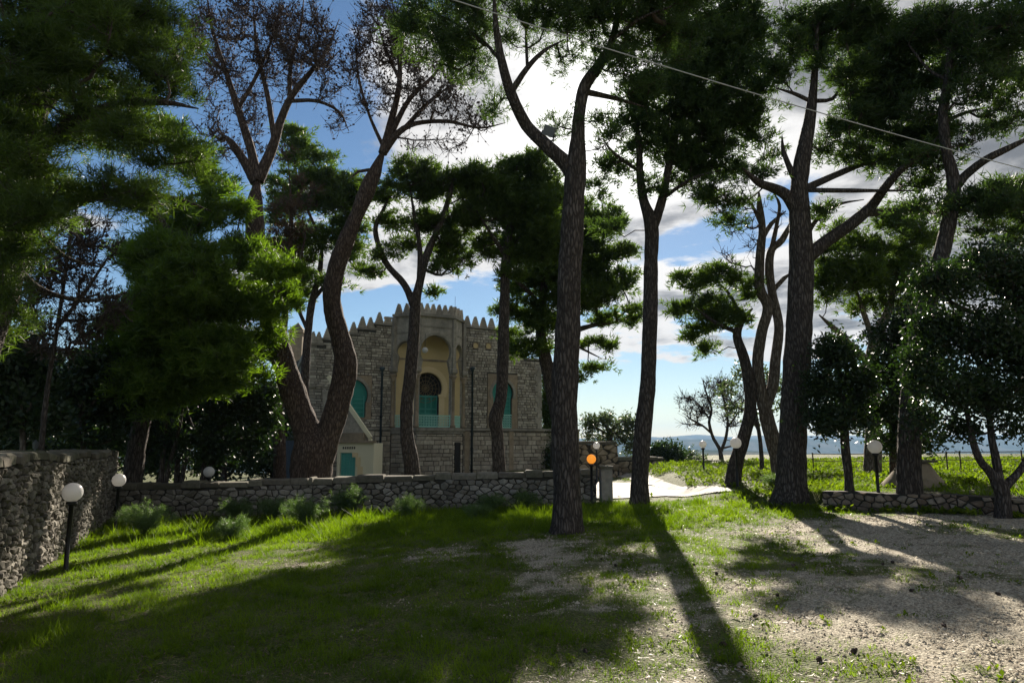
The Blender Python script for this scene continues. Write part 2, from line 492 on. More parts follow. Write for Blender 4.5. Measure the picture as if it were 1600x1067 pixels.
# ------------------------------------------------------------------ ground sheet
def grass_amount(x, y):
    """1 = grass, 0 = gravel; wear of the trodden yard in front, greener to the left and by the walls"""
    a = noise.noise((x * 0.42, y * 0.42, 1.0)) * 0.30 + noise.noise((x * 1.3, y * 1.3, 5.0)) * 0.28 + noise.noise((x * 3.7, y * 3.7, 9.0)) * 0.30 + noise.noise((x * 9.0, y * 9.0, 12.0)) * 0.22
    b = 0.74 - 0.085 * x
    b = min(0.92, max(0.37, b))
    # bare patch mid left, grassy margin towards the walls
    b -= 0.27 * math.exp(-(((x + 1.2) / 2.6) ** 2 + ((y - 10.6) / 1.3) ** 2))
    b += 0.5 * sstep((y - 11.0 - 0.10 * abs(x)) / 3.0)
    b += 0.28 * math.exp(-(((x - 2.6) / 1.3) ** 2 + ((y - 11.0) / 2.4) ** 2))
    if terrace_dist(x, y) > 0.2 and x > 5: b = 0.85
    return b + a

def build_ground():
    def axis(lo, hi, step, far_lo, far_hi, g=1.13):
        a = list(np.arange(lo, hi + 1e-6, step))
        s = step; p = a[-1]
        while p < far_hi: s *= g; p += s; a.append(p)
        s = step; p = a[0]; pre = []
        while p > far_lo: s *= g; p -= s; pre.append(p)
        return np.array(pre[::-1] + a)
    xs = axis(-14, 15, 0.26, -9000, 9000)
    ys = axis(1.5, 27, 0.26, -200, 9000, 1.10)
    X, Y = np.meshgrid(xs, ys)
    Z = np.zeros_like(X); A = np.zeros_like(X)
    for i in range(X.shape[0]):
        for j in range(X.shape[1]):
            x, y = X[i, j], Y[i, j]
            Z[i, j] = ground(x, y)
            if abs(x) < 40 and -5 < y < 60:
                A[i, j] = grass_amount(x, y)
                if abs(x) < 16 and y < 28: Z[i, j] += 0.018 * noise.noise((x * 3, y * 3, 0))
            else: A[i, j] = 0.6
    nx = len(xs)
    idx = np.arange(X.size).reshape(X.shape)
    q = np.stack([idx[:-1, :-1], idx[:-1, 1:], idx[1:, 1:], idx[1:, :-1]], -1).reshape(-1, 4)
    me = fast_mesh('ground', np.stack([X.ravel(), Y.ravel(), Z.ravel()], 1), [q], True, A.ravel())
    tag(link('ground', me, M['ground']), kind='structure')
build_ground()

def sheet(name, px_poly, mat, lift=0.02, n=24, world_pts=None):
    """a paved sheet draped over the ground"""
    pts = [Vector((*p[:2], 0)) for p in (world_pts if world_pts is not None else [G(*q) for q in px_poly])]
    x0, x1 = min(p.x for p in pts), max(p.x for p in pts); y0, y1 = min(p.y for p in pts), max(p.y for p in pts)
    def inside(x, y):
        c = False; j = len(pts) - 1
        for i in range(len(pts)):
            a, b = pts[i], pts[j]
            if (a.y > y) != (b.y > y) and x < (b.x - a.x) * (y - a.y) / (b.y - a.y) + a.x: c = not c
            j = i
        return c
    s = 0.055
    mb = MB(); ids = {}
    def vid(i, j):
        if (i, j) not in ids:
            x, y = x0 + i * s, y0 + j * s
            ids[(i, j)] = len(mb.V); mb.V.append((x, y, ground(x, y) + lift)); mb.A.append(0.5)
        return ids[(i, j)]
    for i in range(int((x1 - x0) / s) + 1):
        for j in range(int((y1 - y0) / s) + 1):
            if inside(x0 + (i + .5) * s, y0 + (j + .5) * s):
                mb.F.append((vid(i, j), vid(i + 1, j), vid(i + 1, j + 1), vid(i, j + 1)))
    return tag(mb.build(name, mat, None, True), kind='structure')

PATH_PTS = [G(905, 781), G(940, 781), G(1040, 776), G(1155, 769), G(1080, 762), G(1000, 757), G(930, 754), G(890, 754)]
sheet('path', None, M['path'], 0.03, world_pts=PATH_PTS)
sheet('path', [(930, 742), (960, 737), (1010, 742), (1048, 757), (1085, 765), (1040, 765), (1010, 757), (985, 750), (960, 744), (935, 745)], M['path'], 0.034)

PATH2 = [tuple(G(*q)[:2]) for q in ((925, 741), (960, 735), (1010, 741), (1050, 756), (1090, 765), (1040, 766), (1010, 758), (985, 751), (960, 745), (935, 746))]
# far hills: a low ridge over the valley
def hills():
    for nm, y0, z1, seed in ('hills', 800, -16, 5), ('hills', 2100, 14, 3), ('hills', 3600, 52, 8):
        mb = MB()
        nxx = 160
        rows = [(0, -75), (0.35, 0), (0.7, 0.8), (1.0, 1.0), (1.4, 0.7)]
        for r, (t, f) in enumerate(rows):
            for i in range(nxx):
                x = -4000 + 9000 * i / (nxx - 1)
                hgt = z1 * (0.62 + 0.55 * noise.noise((x * 0.0009, seed, 0)) + 0.2 * noise.noise((x * 0.005, seed, 1)) + 0.05 * noise.noise((x * 0.03, seed, 2)))
                hgt = hgt * (0.35 + 0.65 * sstep((x + 200) / 1600)) if z1 > 0 else z1 * (1.2 - .5 * noise.noise((x * 0.004, seed, 1)))
                z = -75 if f == -75 else -40 + (hgt + 40) * f
                mb.V.append((x, y0 + t * 500 + 60 * noise.noise((x * 0.002, r, seed)), z)); mb.A.append(0.5)
        for r in range(len(rows) - 1):
            for i in range(nxx - 1):
                a = r * nxx + i
                mb.F.append((a, a + 1, a + 1 + nxx, a + nxx))
        tag(mb.build(nm, M['far_land'], None, True), kind='structure')
hills()

# ------------------------------------------------------------------ rubble walls
def clip(poly, nx, ny, d):
    out = []
    for i in range(len(poly)):
        a, b = poly[i], poly[(i + 1) % len(poly)]
        da, db = nx * a[0] + ny * a[1] - d, nx * b[0] + ny * b[1] - d
        if da <= 0: out.append(a)
        if (da < 0 < db) or (db < 0 < da):
            t = da / (da - db); out.append((a[0] + (b[0] - a[0]) * t, a[1] + (b[1] - a[1]) * t))
    return out

def cells(L, H, w, h, rnd):
    nx, nz = max(1, int(L / w)), max(1, int(round(H / h)))
    pts = {}
    for i in range(-2, nx + 2):
        for j in range(-2, nz + 2):
            pts[i, j] = ((i + .5 + (0.5 if j % 2 else 0) + rnd.uniform(-.44, .44)) * w, (j + .5 + rnd.uniform(-.42, .42)) * h)
    k = (w / h)
    for i in range(-1, nx + 1):
        for j in range(0, nz):
            c = pts[i, j]
            poly = [(c[0] - 2 * w, c[1] - 2 * h), (c[0] + 2 * w, c[1] - 2 * h), (c[0] + 2 * w, c[1] + 2 * h), (c[0] - 2 * w, c[1] + 2 * h)]
            for di in (-2, -1, 0, 1, 2):
                for dj in (-2, -1, 0, 1, 2):
                    q = pts.get((i + di, j + dj))
                    if q is None or (di == 0 and dj == 0): continue
                    ax, az = (q[0] - c[0]), (q[1] - c[1]) * k * k
                    mx_, mz = (q[0] + c[0]) / 2, (q[1] + c[1]) / 2
                    poly = clip(poly, ax, az, ax * mx_ + az * mz)
                    if len(poly) < 3: break
                if len(poly) < 3: break
            if len(poly) < 3: continue
            for nn in ((-1, 0, 0), (1, 0, L), (0, -1, 0), (0, 1, H)):
                poly = clip(poly, *nn)
                if len(poly) < 3: break
            if len(poly) >= 3: yield poly

def stone_arrays(poly, gap, proud, rnd, map3):
    """a rounded rubble stone: joint, shoulder and face rings; map3(s, z, out) -> xyz"""
    cx = sum(p[0] for p in poly) / len(poly); cz = sum(p[1] for p in poly) / len(poly)
    # subdivide long edges and roughen
    pl = []
    for i in range(len(poly)):
        a, b = poly[i], poly[(i + 1) % len(poly)]
        pl.append(a)
        if math.hypot(b[0] - a[0], b[1] - a[1]) > 0.09: pl.append(((a[0] + b[0]) / 2 + rnd.uniform(-.01, .01), (a[1] + b[1]) / 2 + rnd.uniform(-.01, .01)))
    size = math.sqrt(abs(sum(poly[i][0] * poly[(i + 1) % len(poly)][1] - poly[(i + 1) % len(poly)][0] * poly[i][1] for i in range(len(poly))) / 2)) + 1e-4
    f0 = max(0.3, 1 - gap / size * 1.6)
    V, F = [], []
    n = len(pl)
    tilt = (rnd.uniform(-.25, .25), rnd.uniform(-.25, .25))
    for sc, ou in ((f0, -0.03), (f0 * 0.97, proud * 0.35), (f0 * 0.74, proud * 0.9)):
        for p in pl:
            s, z = cx + (p[0] - cx) * sc, cz + (p[1] - cz) * sc
            o = ou + (((p[0] - cx) * tilt[0] + (p[1] - cz) * tilt[1]) + rnd.uniform(-.006, .006) if ou > 0 else 0)
            V.append(map3(s, z, o))
    V.append(map3(cx, cz, proud + rnd.uniform(-.004, .008)))
    for r in range(2):
        for i in range(n):
            F.append((r * n + i, r * n + (i + 1) % n, (r + 1) * n + (i + 1) % n, (r + 1) * n + i))
    for i in range(n): F.append((2 * n + i, 2 * n + (i + 1) % n, 3 * n))
    return V, F, size

def rubble_wall(name, label, pts, top, thick, sw, sh, mat, seed, face=1, cap_h=0.12, cap_w=0.45, gap=0.018, cap=True, over=0.05, max_parts=280):
    """pts: ground polyline (x, y); top(t) wall-top height; stones on the side to the right (face=1) of travel"""
    rnd = random.Random(seed)
    root = empty(name, (pts[0][0], pts[0][1], ground(*pts[0])), label, 'wall')
    org = Vector(root.location)
    loose = []
    body = MB()
    tot = sum(math.dist(pts[i], pts[i + 1]) for i in range(len(pts) - 1)); acc = 0
    for i in range(len(pts) - 1):
        a, b = Vector(pts[i]), Vector(pts[i + 1]); L = (b - a).length; d = (b - a) / L
        nrm = Vector((d.y, -d.x)) * face
        zb = min(ground(*(a + d * (L * k / 8))) for k in range(9)) - 0.25
        zt = max(top((acc + L * k / 8) / tot) for k in range(9))
        topf = lambda s: top((acc + s) / tot)
        def map3(s, z, o):
            p = a + d * s + nrm * o
            return Vector((p.x, p.y, zb + z)) - org
        # backing
        m = max(2, int(L / 0.5))
        for k in range(m):
            s0, s1 = L * k / m, L * (k + 1) / m
            vs = []
            for o in (0, -thick):
                for s in (s0, s1):
                    vs += [map3(s, 0, o), map3(s, topf(s) - zb - 0.004, o)]
            body.add(vs, [(0, 2, 3, 1), (4, 5, 7, 6), (1, 3, 7, 5), (0, 1, 5, 4), (2, 6, 7, 3)])
        for poly in cells(L, zt - zb, sw, sh, rnd):
            cs = sum(p[0] for p in poly) / len(poly); cz = sum(p[1] for p in poly) / len(poly)
            tz = topf(cs) - zb
            if cz > tz - 0.02: continue
            poly = [(p[0], min(p[1], tz)) for p in poly]
            if cz + zb < ground(*(a + d * cs)) - 0.12: continue
            V, F, size = stone_arrays(poly, gap, rnd.uniform(0.02, 0.06), rnd, map3)
            near = size / ((a + d * cs).length)
            loose.append((near, V, F, rnd.random()))
        if cap:
            s = 0
            while s < L - 0.1:
                w = min(cap_w * rnd.uniform(.6, 1.35), L - s)
                ch = cap_h * rnd.uniform(.75, 1.2); ou = over * rnd.uniform(0.3, 1.5)
                mb = []
                z0 = topf(s + w / 2) - zb
                g = 0.008
                for (o, zz, ss0, ss1) in ((ou, z0 - 0.0, s + g, s + w - g), (-thick - ou, z0 - 0.0, s + g, s + w - g), (ou * .9, z0 + ch * .75, s + g, s + w - g), (-thick - ou * .9, z0 + ch * .75, s + g, s + w - g), (ou * .4 - .03, z0 + ch, s + .03, s + w - .03), (-thick - ou * .4 + .03, z0 + ch, s + .03, s + w - .03)):
                    jz = rnd.uniform(-.008, .008)
                    mb += [map3(ss0, zz + jz, o + rnd.uniform(-.01, .01)), map3(ss1, zz + rnd.uniform(-.008, .008), o + rnd.uniform(-.01, .01))]
                F = [(0, 1, 5, 4), (4, 5, 9, 8), (8, 9, 11, 10), (10, 11, 7, 6), (6, 7, 3, 2), (1, 3, 7, 5), (5, 7, 11, 9), (0, 4, 6, 2), (4, 8, 10, 6), (0, 2, 3, 1)]
                o = link('coping_stone', MB().add(mb, F, rnd.random()).mesh('coping_stone'), M['coping'], root)
                s += w
        acc += L
    body.build('wall_core', M['mortar'], root)
    loose.sort(key=lambda t: -t[0])
    for _, V, F, v in loose[:max_parts]:
        link('stone', MB().add(V, F, v).mesh('stone'), mat, root)
    if len(loose) > max_parts:
        mb = MB()
        for _, V, F, v in loose[max_parts:]: mb.add(V, F, v)
        tag(mb.build('small_stones', mat, root), kind='stuff')
    return root

wl0 = (-4.9, 5.6)
wlc = (-10.1, 17.7)
rubble_wall('boundary_wall', 'tall rough rubble wall running back along the left side of the yard', [wl0, (-6.0, 8.1), (-8.0, 12.9), wlc],
            lambda t: 1.40 - 0.13 * t + 0.03 * math.sin(t * 23), 0.5, 0.135, 0.092, M['stone_dark'], 11, face=1, cap_h=0.13, cap_w=0.38, gap=0.010)
rubble_wall('yard_wall', 'low rubble wall with flat coping across the back of the yard before the villa',
            [(-10.0, 17.35), (-5.0, 17.5), (2.15, 17.75)], lambda t: 0.42 + 0.36 * t + 0.012 * math.sin(t * 40), 0.45, 0.205, 0.125, M['stone_wall'], 12, cap_h=0.15, cap_w=0.55, gap=0.009)
rubble_wall('retaining_wall', 'knee high reddish dry stone wall holding up the grass terrace at the right',
            [(WALL_A[0] + 1.15, WALL_A[1] - .97), (8.4, 13.17), WALL_B], lambda t: 0.60 + 0.10 * t + 0.015 * math.sin(t * 30), 0.35, 0.17, 0.12, M['stone_red'], 13, cap=False, gap=0.010)
# wall-end pier
def pier():
    p = (2.22, 17.62)
    root = empty('gate_pier', (p[0] + .02, p[1], ground(*p)), 'grey plastered pier at the right hand end of the low yard wall', 'pier')
    MB().box(0, .28, -.2, .3, -.2, .86).build('pier_shaft', M['dressed'], root)
    MB().box(-.03, .31, -.23, .33, .862, .93).build('pier_cap', M['coping'], root)
pier()

# far boundary wall behind the field
A_ = G(1020, 739); 
def farwall(name, label, pa, pb, D, z_top, mat, seed, thick=0.4, zb=None, sw=0.45, sh=0.22):
    a, b = P(pa, 700, D[0]), P(pb, 700, D[1])
    return rubble_wall(name, label, [(a[0], a[1]), (b[0], b[1])], z_top, thick, sw, sh, mat, seed, cap_w=0.9, cap_h=0.12, max_parts=200, gap=0.012)
farwall('field_wall', 'long dark dry stone wall along the far edge of the grass field', 1048, 1740, (33.5, 31.5), lambda t: 0.55 + 0.05 * math.sin(t * 19), M['coping'], 21)
farwall('terrace_wall', 'tall tan stone wall beyond the orange globe lamp', 868, 965, (27.5, 29.0), lambda t: 1.50, M['tan_stone'], 22)
farwall('parapet_wall', 'low wall with pale coping right of the tall tan wall, behind the path', 966, 1036, (29.5, 31.0), lambda t: 0.82, M['tan_stone'], 23)

# ------------------------------------------------------------------ the villa
VA = R(28)
VU = np.array([math.cos(VA), math.sin(VA), 0.0]); VN = np.array([math.sin(VA), -math.cos(VA), 0.0])
VO = P(665, 688, 36.0); VO[2] = 0.0

def Fp(px, py):
    """(u, z) on the facade plane"""
    r = ray(px, py); o = np.array([0, 0, CAMZ])
    t = np.dot(VO - o, VN) / np.dot(r, VN)
    p = o + r * t
    return float(np.dot(p - VO, VU)), float(p[2])

class Frame:
    def __init__(s, o, u, n): s.o, s.u, s.n = Vector(o), Vector(u), Vector(n)
    def __call__(s, u, z, out=0.0):
        return s.o + s.u * u + s.n * out + Vector((0, 0, z))

villa = empty('stone_villa', tuple(VO), 'weathered stone villa with stepped pointed battlements and a projecting arched loggia', 'villa')
# villa-local frame: the empty carries only a translation
VF = Frame((0, 0, 0), VU, VN)

def prism(name, fr, outline, holes, thick, mat, parent, out=0.0, v=0.5):
    loops = [[Vector((p[0], p[1], 0)) for p in outline]] + [[Vector((p[0], p[1], 0)) for p in h] for h in holes]
    tris = tessellate_polygon(loops)
    flat = [p for lp in loops for p in lp]; n = len(flat)
    V = [fr(p.x, p.y, out) for p in flat] + [fr(p.x, p.y, out - thick) for p in flat]
    F = [tuple(t) for t in tris] + [tuple(i + n for i in reversed(t)) for t in tris]
    b = 0
    for lp in loops:
        m = len(lp)
        for i in range(m):
            F.append((b + i, b + (i + 1) % m, n + b + (i + 1) % m, n + b + i))
        b += m
    mb = MB().add(V, F, v)
    o = mb.build(name, mat, parent)
    import bmesh
    bm = bmesh.new(); bm.from_mesh(o.data); bmesh.ops.recalc_face_normals(bm, faces=bm.faces); bm.to_mesh(o.data); bm.free()
    return o

def horseshoe(cx, z0, zs, r, jamb, seg=20, drop=28):
    """opening outline: jamb half-width, circle centre height zs, radius r"""
    pts = [(cx - jamb, z0), (cx + jamb, z0)]
    for k in range(seg + 1):
        a = R(-drop) + (math.pi + 2 * R(drop)) * k / seg
        pts.append((cx + r * math.cos(a), zs + r * math.sin(a)))
    return pts

def ring_arch(cx, zs, r0, r1, drop=28, seg=20):
    a = [(cx + r1 * math.cos(R(-drop) + (math.pi + 2 * R(drop)) * k / seg), zs + r1 * math.sin(R(-drop) + (math.pi + 2 * R(drop)) * k / seg)) for k in range(seg + 1)]
    b = [(cx + r0 * math.cos(R(-drop) + (math.pi + 2 * R(drop)) * k / seg), zs + r0 * math.sin(R(-drop) + (math.pi + 2 * R(drop)) * k / seg)) for k in range(seg + 1)]
    return a + b[::-1]

def in_poly(x, y, pts):
    c = False; j = len(pts) - 1
    for i in range(len(pts)):
        a, b = pts[i], pts[j]
        if (a[1] > y) != (b[1] > y) and x < (b[0] - a[0]) * (y - a[1]) / (b[1] - a[1]) + a[0]: c = not c
        j = i
    return c

def blocks(fr, u0, u1, z0, z1, bw, bh, topf, holes, rnd, proud=0.03, gap=0.010, rects=()):
    """coursed squared blocks; returns list of (area, V, F, v)"""
    res = []; z = z0
    def emit(u, z, w, h):
        if z + h > min(topf(u + .02), topf(u + w - .02)) + 0.01: return
        g = gap * rnd.uniform(.5, 1.6); pr = proud * rnd.uniform(.4, 1.4)
        j = lambda: rnd.uniform(-.008, .008)
        V = [fr(u + g + j(), z + g + j(), 0), fr(u + w - g + j(), z + g + j(), 0), fr(u + w - g + j(), z + h - g + j(), 0), fr(u + g + j(), z + h - g + j(), 0)]
        c = 0.014
        V += [fr(u + g + c, z + g + c, pr + j()), fr(u + w - g - c, z + g + c, pr + j()), fr(u + w - g - c, z + h - g - c, pr + j()), fr(u + g + c, z + h - g - c, pr + j())]
        res.append((w * h, V, [(4, 5, 6, 7), (0, 1, 5, 4), (1, 2, 6, 5), (2, 3, 7, 6), (3, 0, 4, 7)], rnd.random()))
    while z < z1 - 0.05:
        h = bh * rnd.uniform(.75, 1.3)
        if z + h > z1: h = z1 - z
        u = u0
        while u < u1 - 0.03:
            w = bw * rnd.uniform(.55, 1.6)
            if u + w > u1 - bw * .35: w = u1 - u
            hit = next((H for H in rects if u < H[1][0] and u + w > H[0][0] and z + h * .6 > H[0][1] and z + h * .4 < H[2][1]), None)
            if hit is not None:
                for ua, ub in ((u, hit[0][0]), (hit[1][0], u + w)):
                    if ub - ua > .05: emit(ua, z, ub - ua, h)
                u += w; continue
            cs = [(u, z), (u + w, z), (u + w, z + h), (u, z + h), (u + w / 2, z + h / 2)]
            if not any(in_poly(c[0], c[1], H) for c in cs for H in holes) and z + h <= min(topf(u + .02), topf(u + w - .02)) + 0.01:
                emit(u, z, w, h)
            u += w
        z += h
    return res

def villa_build():
    rnd = random.Random(5)
    uL = Fp(479, 688)[0]; uA = Fp(611, 688)[0]; uR = Fp(846, 688)[0]; uT = Fp(905, 688)[0]
    zs = Fp(722, 672)[1]                       # string course
    zb = -0.6
    steps = [(479, 498, 539), (498, 514, 531), (514, 535, 527), (535, 555, 523), (555, 580, 515), (580, 612, 508), (612, 724, 508), (724, 778, 514), (778, 800, 533), (800, 824, 548), (824, 846, 563)]
    S = [(Fp(a, 688)[0], Fp(b, 688)[0], Fp((a + b) / 2, y)[1]) for a, b, y in steps]
    S[0] = (uL, S[0][1], S[0][2]); S[-1] = (S[-1][0], uR, S[-1][2])
    def topf(u):
        for a, b, z in S:
            if a <= u <= b: return z
        return S[0][2] if u < uL else S[-1][2]
    # openings
    wl_c, wr_c = Fp(549, 640), Fp(785, 640)
    wl = horseshoe(wl_c[0], Fp(549, 652)[1], Fp(549, 617)[1], 0.80, 0.70)
    wr = horseshoe(wr_c[0], zs + 0.06, Fp(785, 614)[1], 0.66, 0.56)
    dc = Fp(667, 640)
    zfloor = zs + 0.10
    door = horseshoe(dc[0], zfloor, Fp(667, 606)[1], 0.80, 0.62)
    outline = [(uL, zs), (uR, zs)]
    for a, b, z in reversed(S): outline += [(b, z), (a, z)]
    prism('facade_core', VF, outline, [wl, wr, door], 0.6, M['ashlar_back'], villa)
    prism('lower_core', VF, [(uL, zb), (uT, zb), (uT, zs - 0.02), (uL, zs - 0.02)], [], 0.7, M['ashlar_back'], villa, out=0.02)
    # surrounds keep the coursed blocks away
    def grow(poly, c, f): return [(c[0] + (p[0] - c[0]) * f, c[1] + (p[1] - c[1]) * f) for p in poly]
    hw = [[(wl_c[0] - 1.0, wl[0][1] - .1), (wl_c[0] + 1.0, wl[0][1] - .1), (wl_c[0] + 1.0, Fp(549, 584)[1]), (wl_c[0] - 1.0, Fp(549, 584)[1])],
          [(wr_c[0] - .95, zs), (wr_c[0] + .95, zs), (wr_c[0] + .95, Fp(785, 583)[1]), (wr_c[0] - .95, Fp(785, 583)[1])]]
    hole_vents = [Fp(743, 540), Fp(763, 541)]
    hv = [[(c[0] - .17, c[1] - .17), (c[0] + .17, c[1] - .17), (c[0] + .17, c[1] + .17), (c[0] - .17, c[1] + .17)] for c in hole_vents]
    uD = Fp(722, 688)[0]
    up = blocks(VF, uL, uA, zs + .12, 12, 0.25, 0.14, topf, [], rnd, rects=hw) + blocks(VF, uD, uR, zs + .12, 12, 0.25, 0.14, topf, [], rnd, rects=hw + hv)
    VF2 = Frame(VF.o + VF.n * 0.02, VF.u, VF.n)
    c = 0.98; wB = 2.2
    dslit = Fp(712, 700)
    slit_h = []
    lo = blocks(VF2, uL, uA - .05, zb, zs - 0.06, 0.42, 0.24, lambda u: 99, [], rnd) + blocks(VF2, uD + .05, uT, zb, zs - 0.06, 0.42, 0.24, lambda u: 99, [], rnd)
    # ---- bay (three sides of an octagon)
    pA = (uA, 0.0); pB = (uA + c, c); pC = (uD - c * .98, c); pD = (uD, 0.0)
    ztop = Fp(680, 497)[1] - 0.12
    zcorb = Fp(680, 590)[1]
    faces = []
    for (a, b) in ((pA, pB), (pB, pC), (pC, pD)):
        pa, pb = VF(a[0], 0, a[1]), VF(b[0], 0, b[1])
        d = (pb - pa); L = d.length; d /= L
        n = Vector((d.y, -d.x, 0))
        faces.append((Frame(pa, d, n), L))
    zsp = Fp(680, 553)[1]
    for i, (fr, L) in enumerate(faces):
        rad = min(L * .42, 0.86) if i == 1 else L * .36
        jm = rad * .9
        hole = horseshoe(L / 2, zfloor + 0.001, zsp - (0.0 if i == 1 else -0.0), rad, rad * .82, drop=32)
        # above the capitals only: the opening narrows into the horseshoe; below it is as wide as the columns allow
        wo = L / 2 - (0.13 if i == 1 else 0.16)
        hole = [(L / 2 - wo, zfloor), (L / 2 + wo, zfloor), (L / 2 + wo, zcorb)]
        for k in range(25):
            a = R(-34) + (math.pi + 2 * R(34)) * k / 24
            hole.append((L / 2 + rad * math.cos(a), zsp + rad * math.sin(a)))
        hole.append((L / 2 - wo, zcorb))
        prism('loggia_face', fr, [(0, zfloor - .001), (L, zfloor - .001), (L, ztop), (0, ztop)], [[(p[0], max(p[1], zfloor + .01)) for p in hole]], 0.26, M['dressed'], villa)
        prism('arch_moulding', fr, ring_arch(L / 2, zsp, rad + .015, rad + .12, 34), [], 0.06, M['dressed'], villa, out=0.035, v=0.2)
        # sunk panel frame over the arch
        for (a0, a1, b0, b1) in ((.10, L - .10, zsp + rad + .42, zsp + rad + .50), (.10, .17, zsp - .5, zsp + rad + .42), (L - .17, L - .10, zsp - .5, zsp + rad + .42)):
            prism('panel_fillet', fr, [(a0, b0), (a1, b0), (a1, b1), (a0, b1)], [], 0.05, M['dressed'], villa, out=0.03, v=0.15)
        prism('bay_cornice', fr, [(-.05, ztop - .02), (L + .05, ztop - .02), (L + .05, ztop + .12), (-.05, ztop + .12)], [], 0.5, M['dressed'], villa, out=0.12, v=.1)
        # lower storey of the bay
        core = prism('bay_base_core', fr, [(0, zb), (L, zb), (L, zs - .02), (0, zs - .02)], [], 0.3, M['ashlar_back'], villa)
        lo += blocks(fr, 0.0, L, zb, zs - .22, 0.40, 0.22, lambda u: 99, [], rnd)
        prism('balcony_slab', fr, [(-.04, zs - .06), (L + .04, zs - .06), (L + .04, zfloor - .01), (-.04, zfloor - .01)], [], 1.2 if i == 1 else .6, M['dressed'], villa, out=0.14 + 0.004 * i, v=.15)
        prism('bay_string', fr, [(-.02, zs - .20), (L + .02, zs - .20), (L + .02, zs - .06), (-.02, zs - .06)], [], .2, M['dressed'], villa, out=0.06, v=.3)
        # railing of interlaced bars
        rb = MB(); h0, h1 = zfloor + .05, zfloor + .62
        g = 0.14; x0, x1 = .14, L - .14
        for zz in (h0, h1): rb.bar(fr(x0, zz, -.08), fr(x1, zz, -.08), .035)
        nn = max(3, int(round((x1 - x0) / g))); gg = (x1 - x0) / nn
        nv = int(round((h1 - h0) / gg)); gh = (h1 - h0) / nv
        for a in range(nn):
            for b in range(nv):
                cxx, cz = x0 + (a + .5) * gg, h0 + (b + .5) * gh
                rr = gg * .40
                pts = [fr(cxx + rr * math.cos(2 * math.pi * k / 6 + .5), cz + rr * math.sin(2 * math.pi * k / 6 + .5), -.08) for k in range(6)]
                for k in range(6): rb.bar(pts[k], pts[(k + 1) % 6], .017)
                for sx, sz in ((1, 1), (1, -1), (-1, 1), (-1, -1)):
                    rb.bar(fr(cxx + sx * rr * .75, cz + sz * rr * .75, -.08), fr(cxx + sx * gg * .52, cz + sz * gh * .52, -.08), .017)
        for xx in (x0, x1): rb.bar(fr(xx, h0, -.08), fr(xx, h1 + .05, -.08), .045)
        rb.build('balcony_railing', M['teal_light'], villa)
    # corner columns with capitals and corbels
    for k, (u, o) in enumerate((pA, pB, pC, pD)):
        q = VF(u, 0, o - (0.05 if k in (1, 2) else -0.08))
        mb = MB(); mb.lathe([(.15, zfloor), (.15, zfloor + .12), (.10, zfloor + .17), (.095, zcorb - .30), (.12, zcorb - .28), (.12, zcorb - .23), (.10, zcorb - .2), (.2, zcorb - .02), (.2, zcorb + .06)], 14, (q.x, q.y, 0), 0.35)
        mb.build('column', M['tan_stone'], villa, True)
        fr = VF
        MB().lathe([(.10, zcorb + .065), (.24, zcorb + .2), (.24, zcorb + .36), (.17, zcorb + .42), (.15, zcorb + .9), (.14, ztop - .05)], 4, (q.x, q.y, 0), 0.2).build('corbel', M['dressed'], villa)
    # ceiling of the loggia and floor
    hexa = [VF(uA, 0, .0), VF(uA + c, 0, c - .1), VF(uD - c, 0, c - .1), VF(uD, 0, .0)]
    mb = MB()
    for z in (zsp + .95, ztop + .02):
        mb.add([(p.x, p.y, z) for p in hexa] + [(p.x, p.y, z + .08) for p in hexa], [(3, 2, 1, 0), (4, 5, 6, 7), (0, 1, 5, 4), (1, 2, 6, 5), (2, 3, 7, 6)])
    mb.build('loggia_ceiling', M['ochre'], villa)
    # plastered back wall of the loggia and the door
    prism('loggia_plaster', VF, [(uA + .05, zfloor), (uD - .05, zfloor), (uD - .05, zsp + .94), (uA + .05, zsp + .94)], [door], 0.04, M['ochre'], villa, out=0.045)
    prism('door_archivolt', VF, ring_arch(dc[0], door[2][1] + 0.0 if False else Fp(667, 606)[1], .83, 1.12), [], .06, M['ochre_dark'], villa, out=.10)
    for sx in (-1, 1):
        a, b = sorted((dc[0] + sx * .64, dc[0] + sx * .95))
        prism('door_jamb', VF, [(a, zfloor), (b, zfloor), (b, Fp(667, 620)[1]), (a, Fp(667, 620)[1])], [], .06, M['ochre_dark'], villa, out=.095)
        a, b = sorted((dc[0] + sx * .60, dc[0] + sx * 1.05))
        prism('impost', VF, [(a, Fp(667, 620)[1]), (b, Fp(667, 620)[1]), (b, Fp(667, 620)[1] + .14), (a, Fp(667, 620)[1] + .14)], [], .08, M['ochre_dark'], villa, out=.125)
    prism('loggia_frieze', VF, [(uA + .3, zsp - .42), (uD - .3, zsp - .42), (uD - .3, zsp - .32), (uA + .3, zsp - .32)], [], .03, M['tan_stone'], villa, out=.08)
    # double door
    zt = Fp(667, 617)[1]
    dr = link('door', MB().add([VF(dc[0] - .72, zfloor, -.28), VF(dc[0] + .72, zfloor, -.28), VF(dc[0] + .72, zt, -.28), VF(dc[0] - .72, zt, -.28)], [(0, 1, 2, 3)]).mesh('door'), M['teal'], villa)
    fb = MB()
    for x in (-.66, -.34, -.02, .02, .34, .66):
        fb.bar(VF(dc[0] + x * .95, zfloor, -.25), VF(dc[0] + x * .95, zt, -.25), .05, .05)
    for z in (zfloor + .05, zfloor + .75, zfloor + 1.0, zt - .06): fb.bar(VF(dc[0] - .66, z, -.25), VF(dc[0] + .66, z, -.25), .07, .05)
    fb.build('door_frame', M['teal_door'], dr)
    fz = Fp(667, 606)[1]
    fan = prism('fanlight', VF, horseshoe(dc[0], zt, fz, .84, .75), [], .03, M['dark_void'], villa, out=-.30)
    lb = MB()
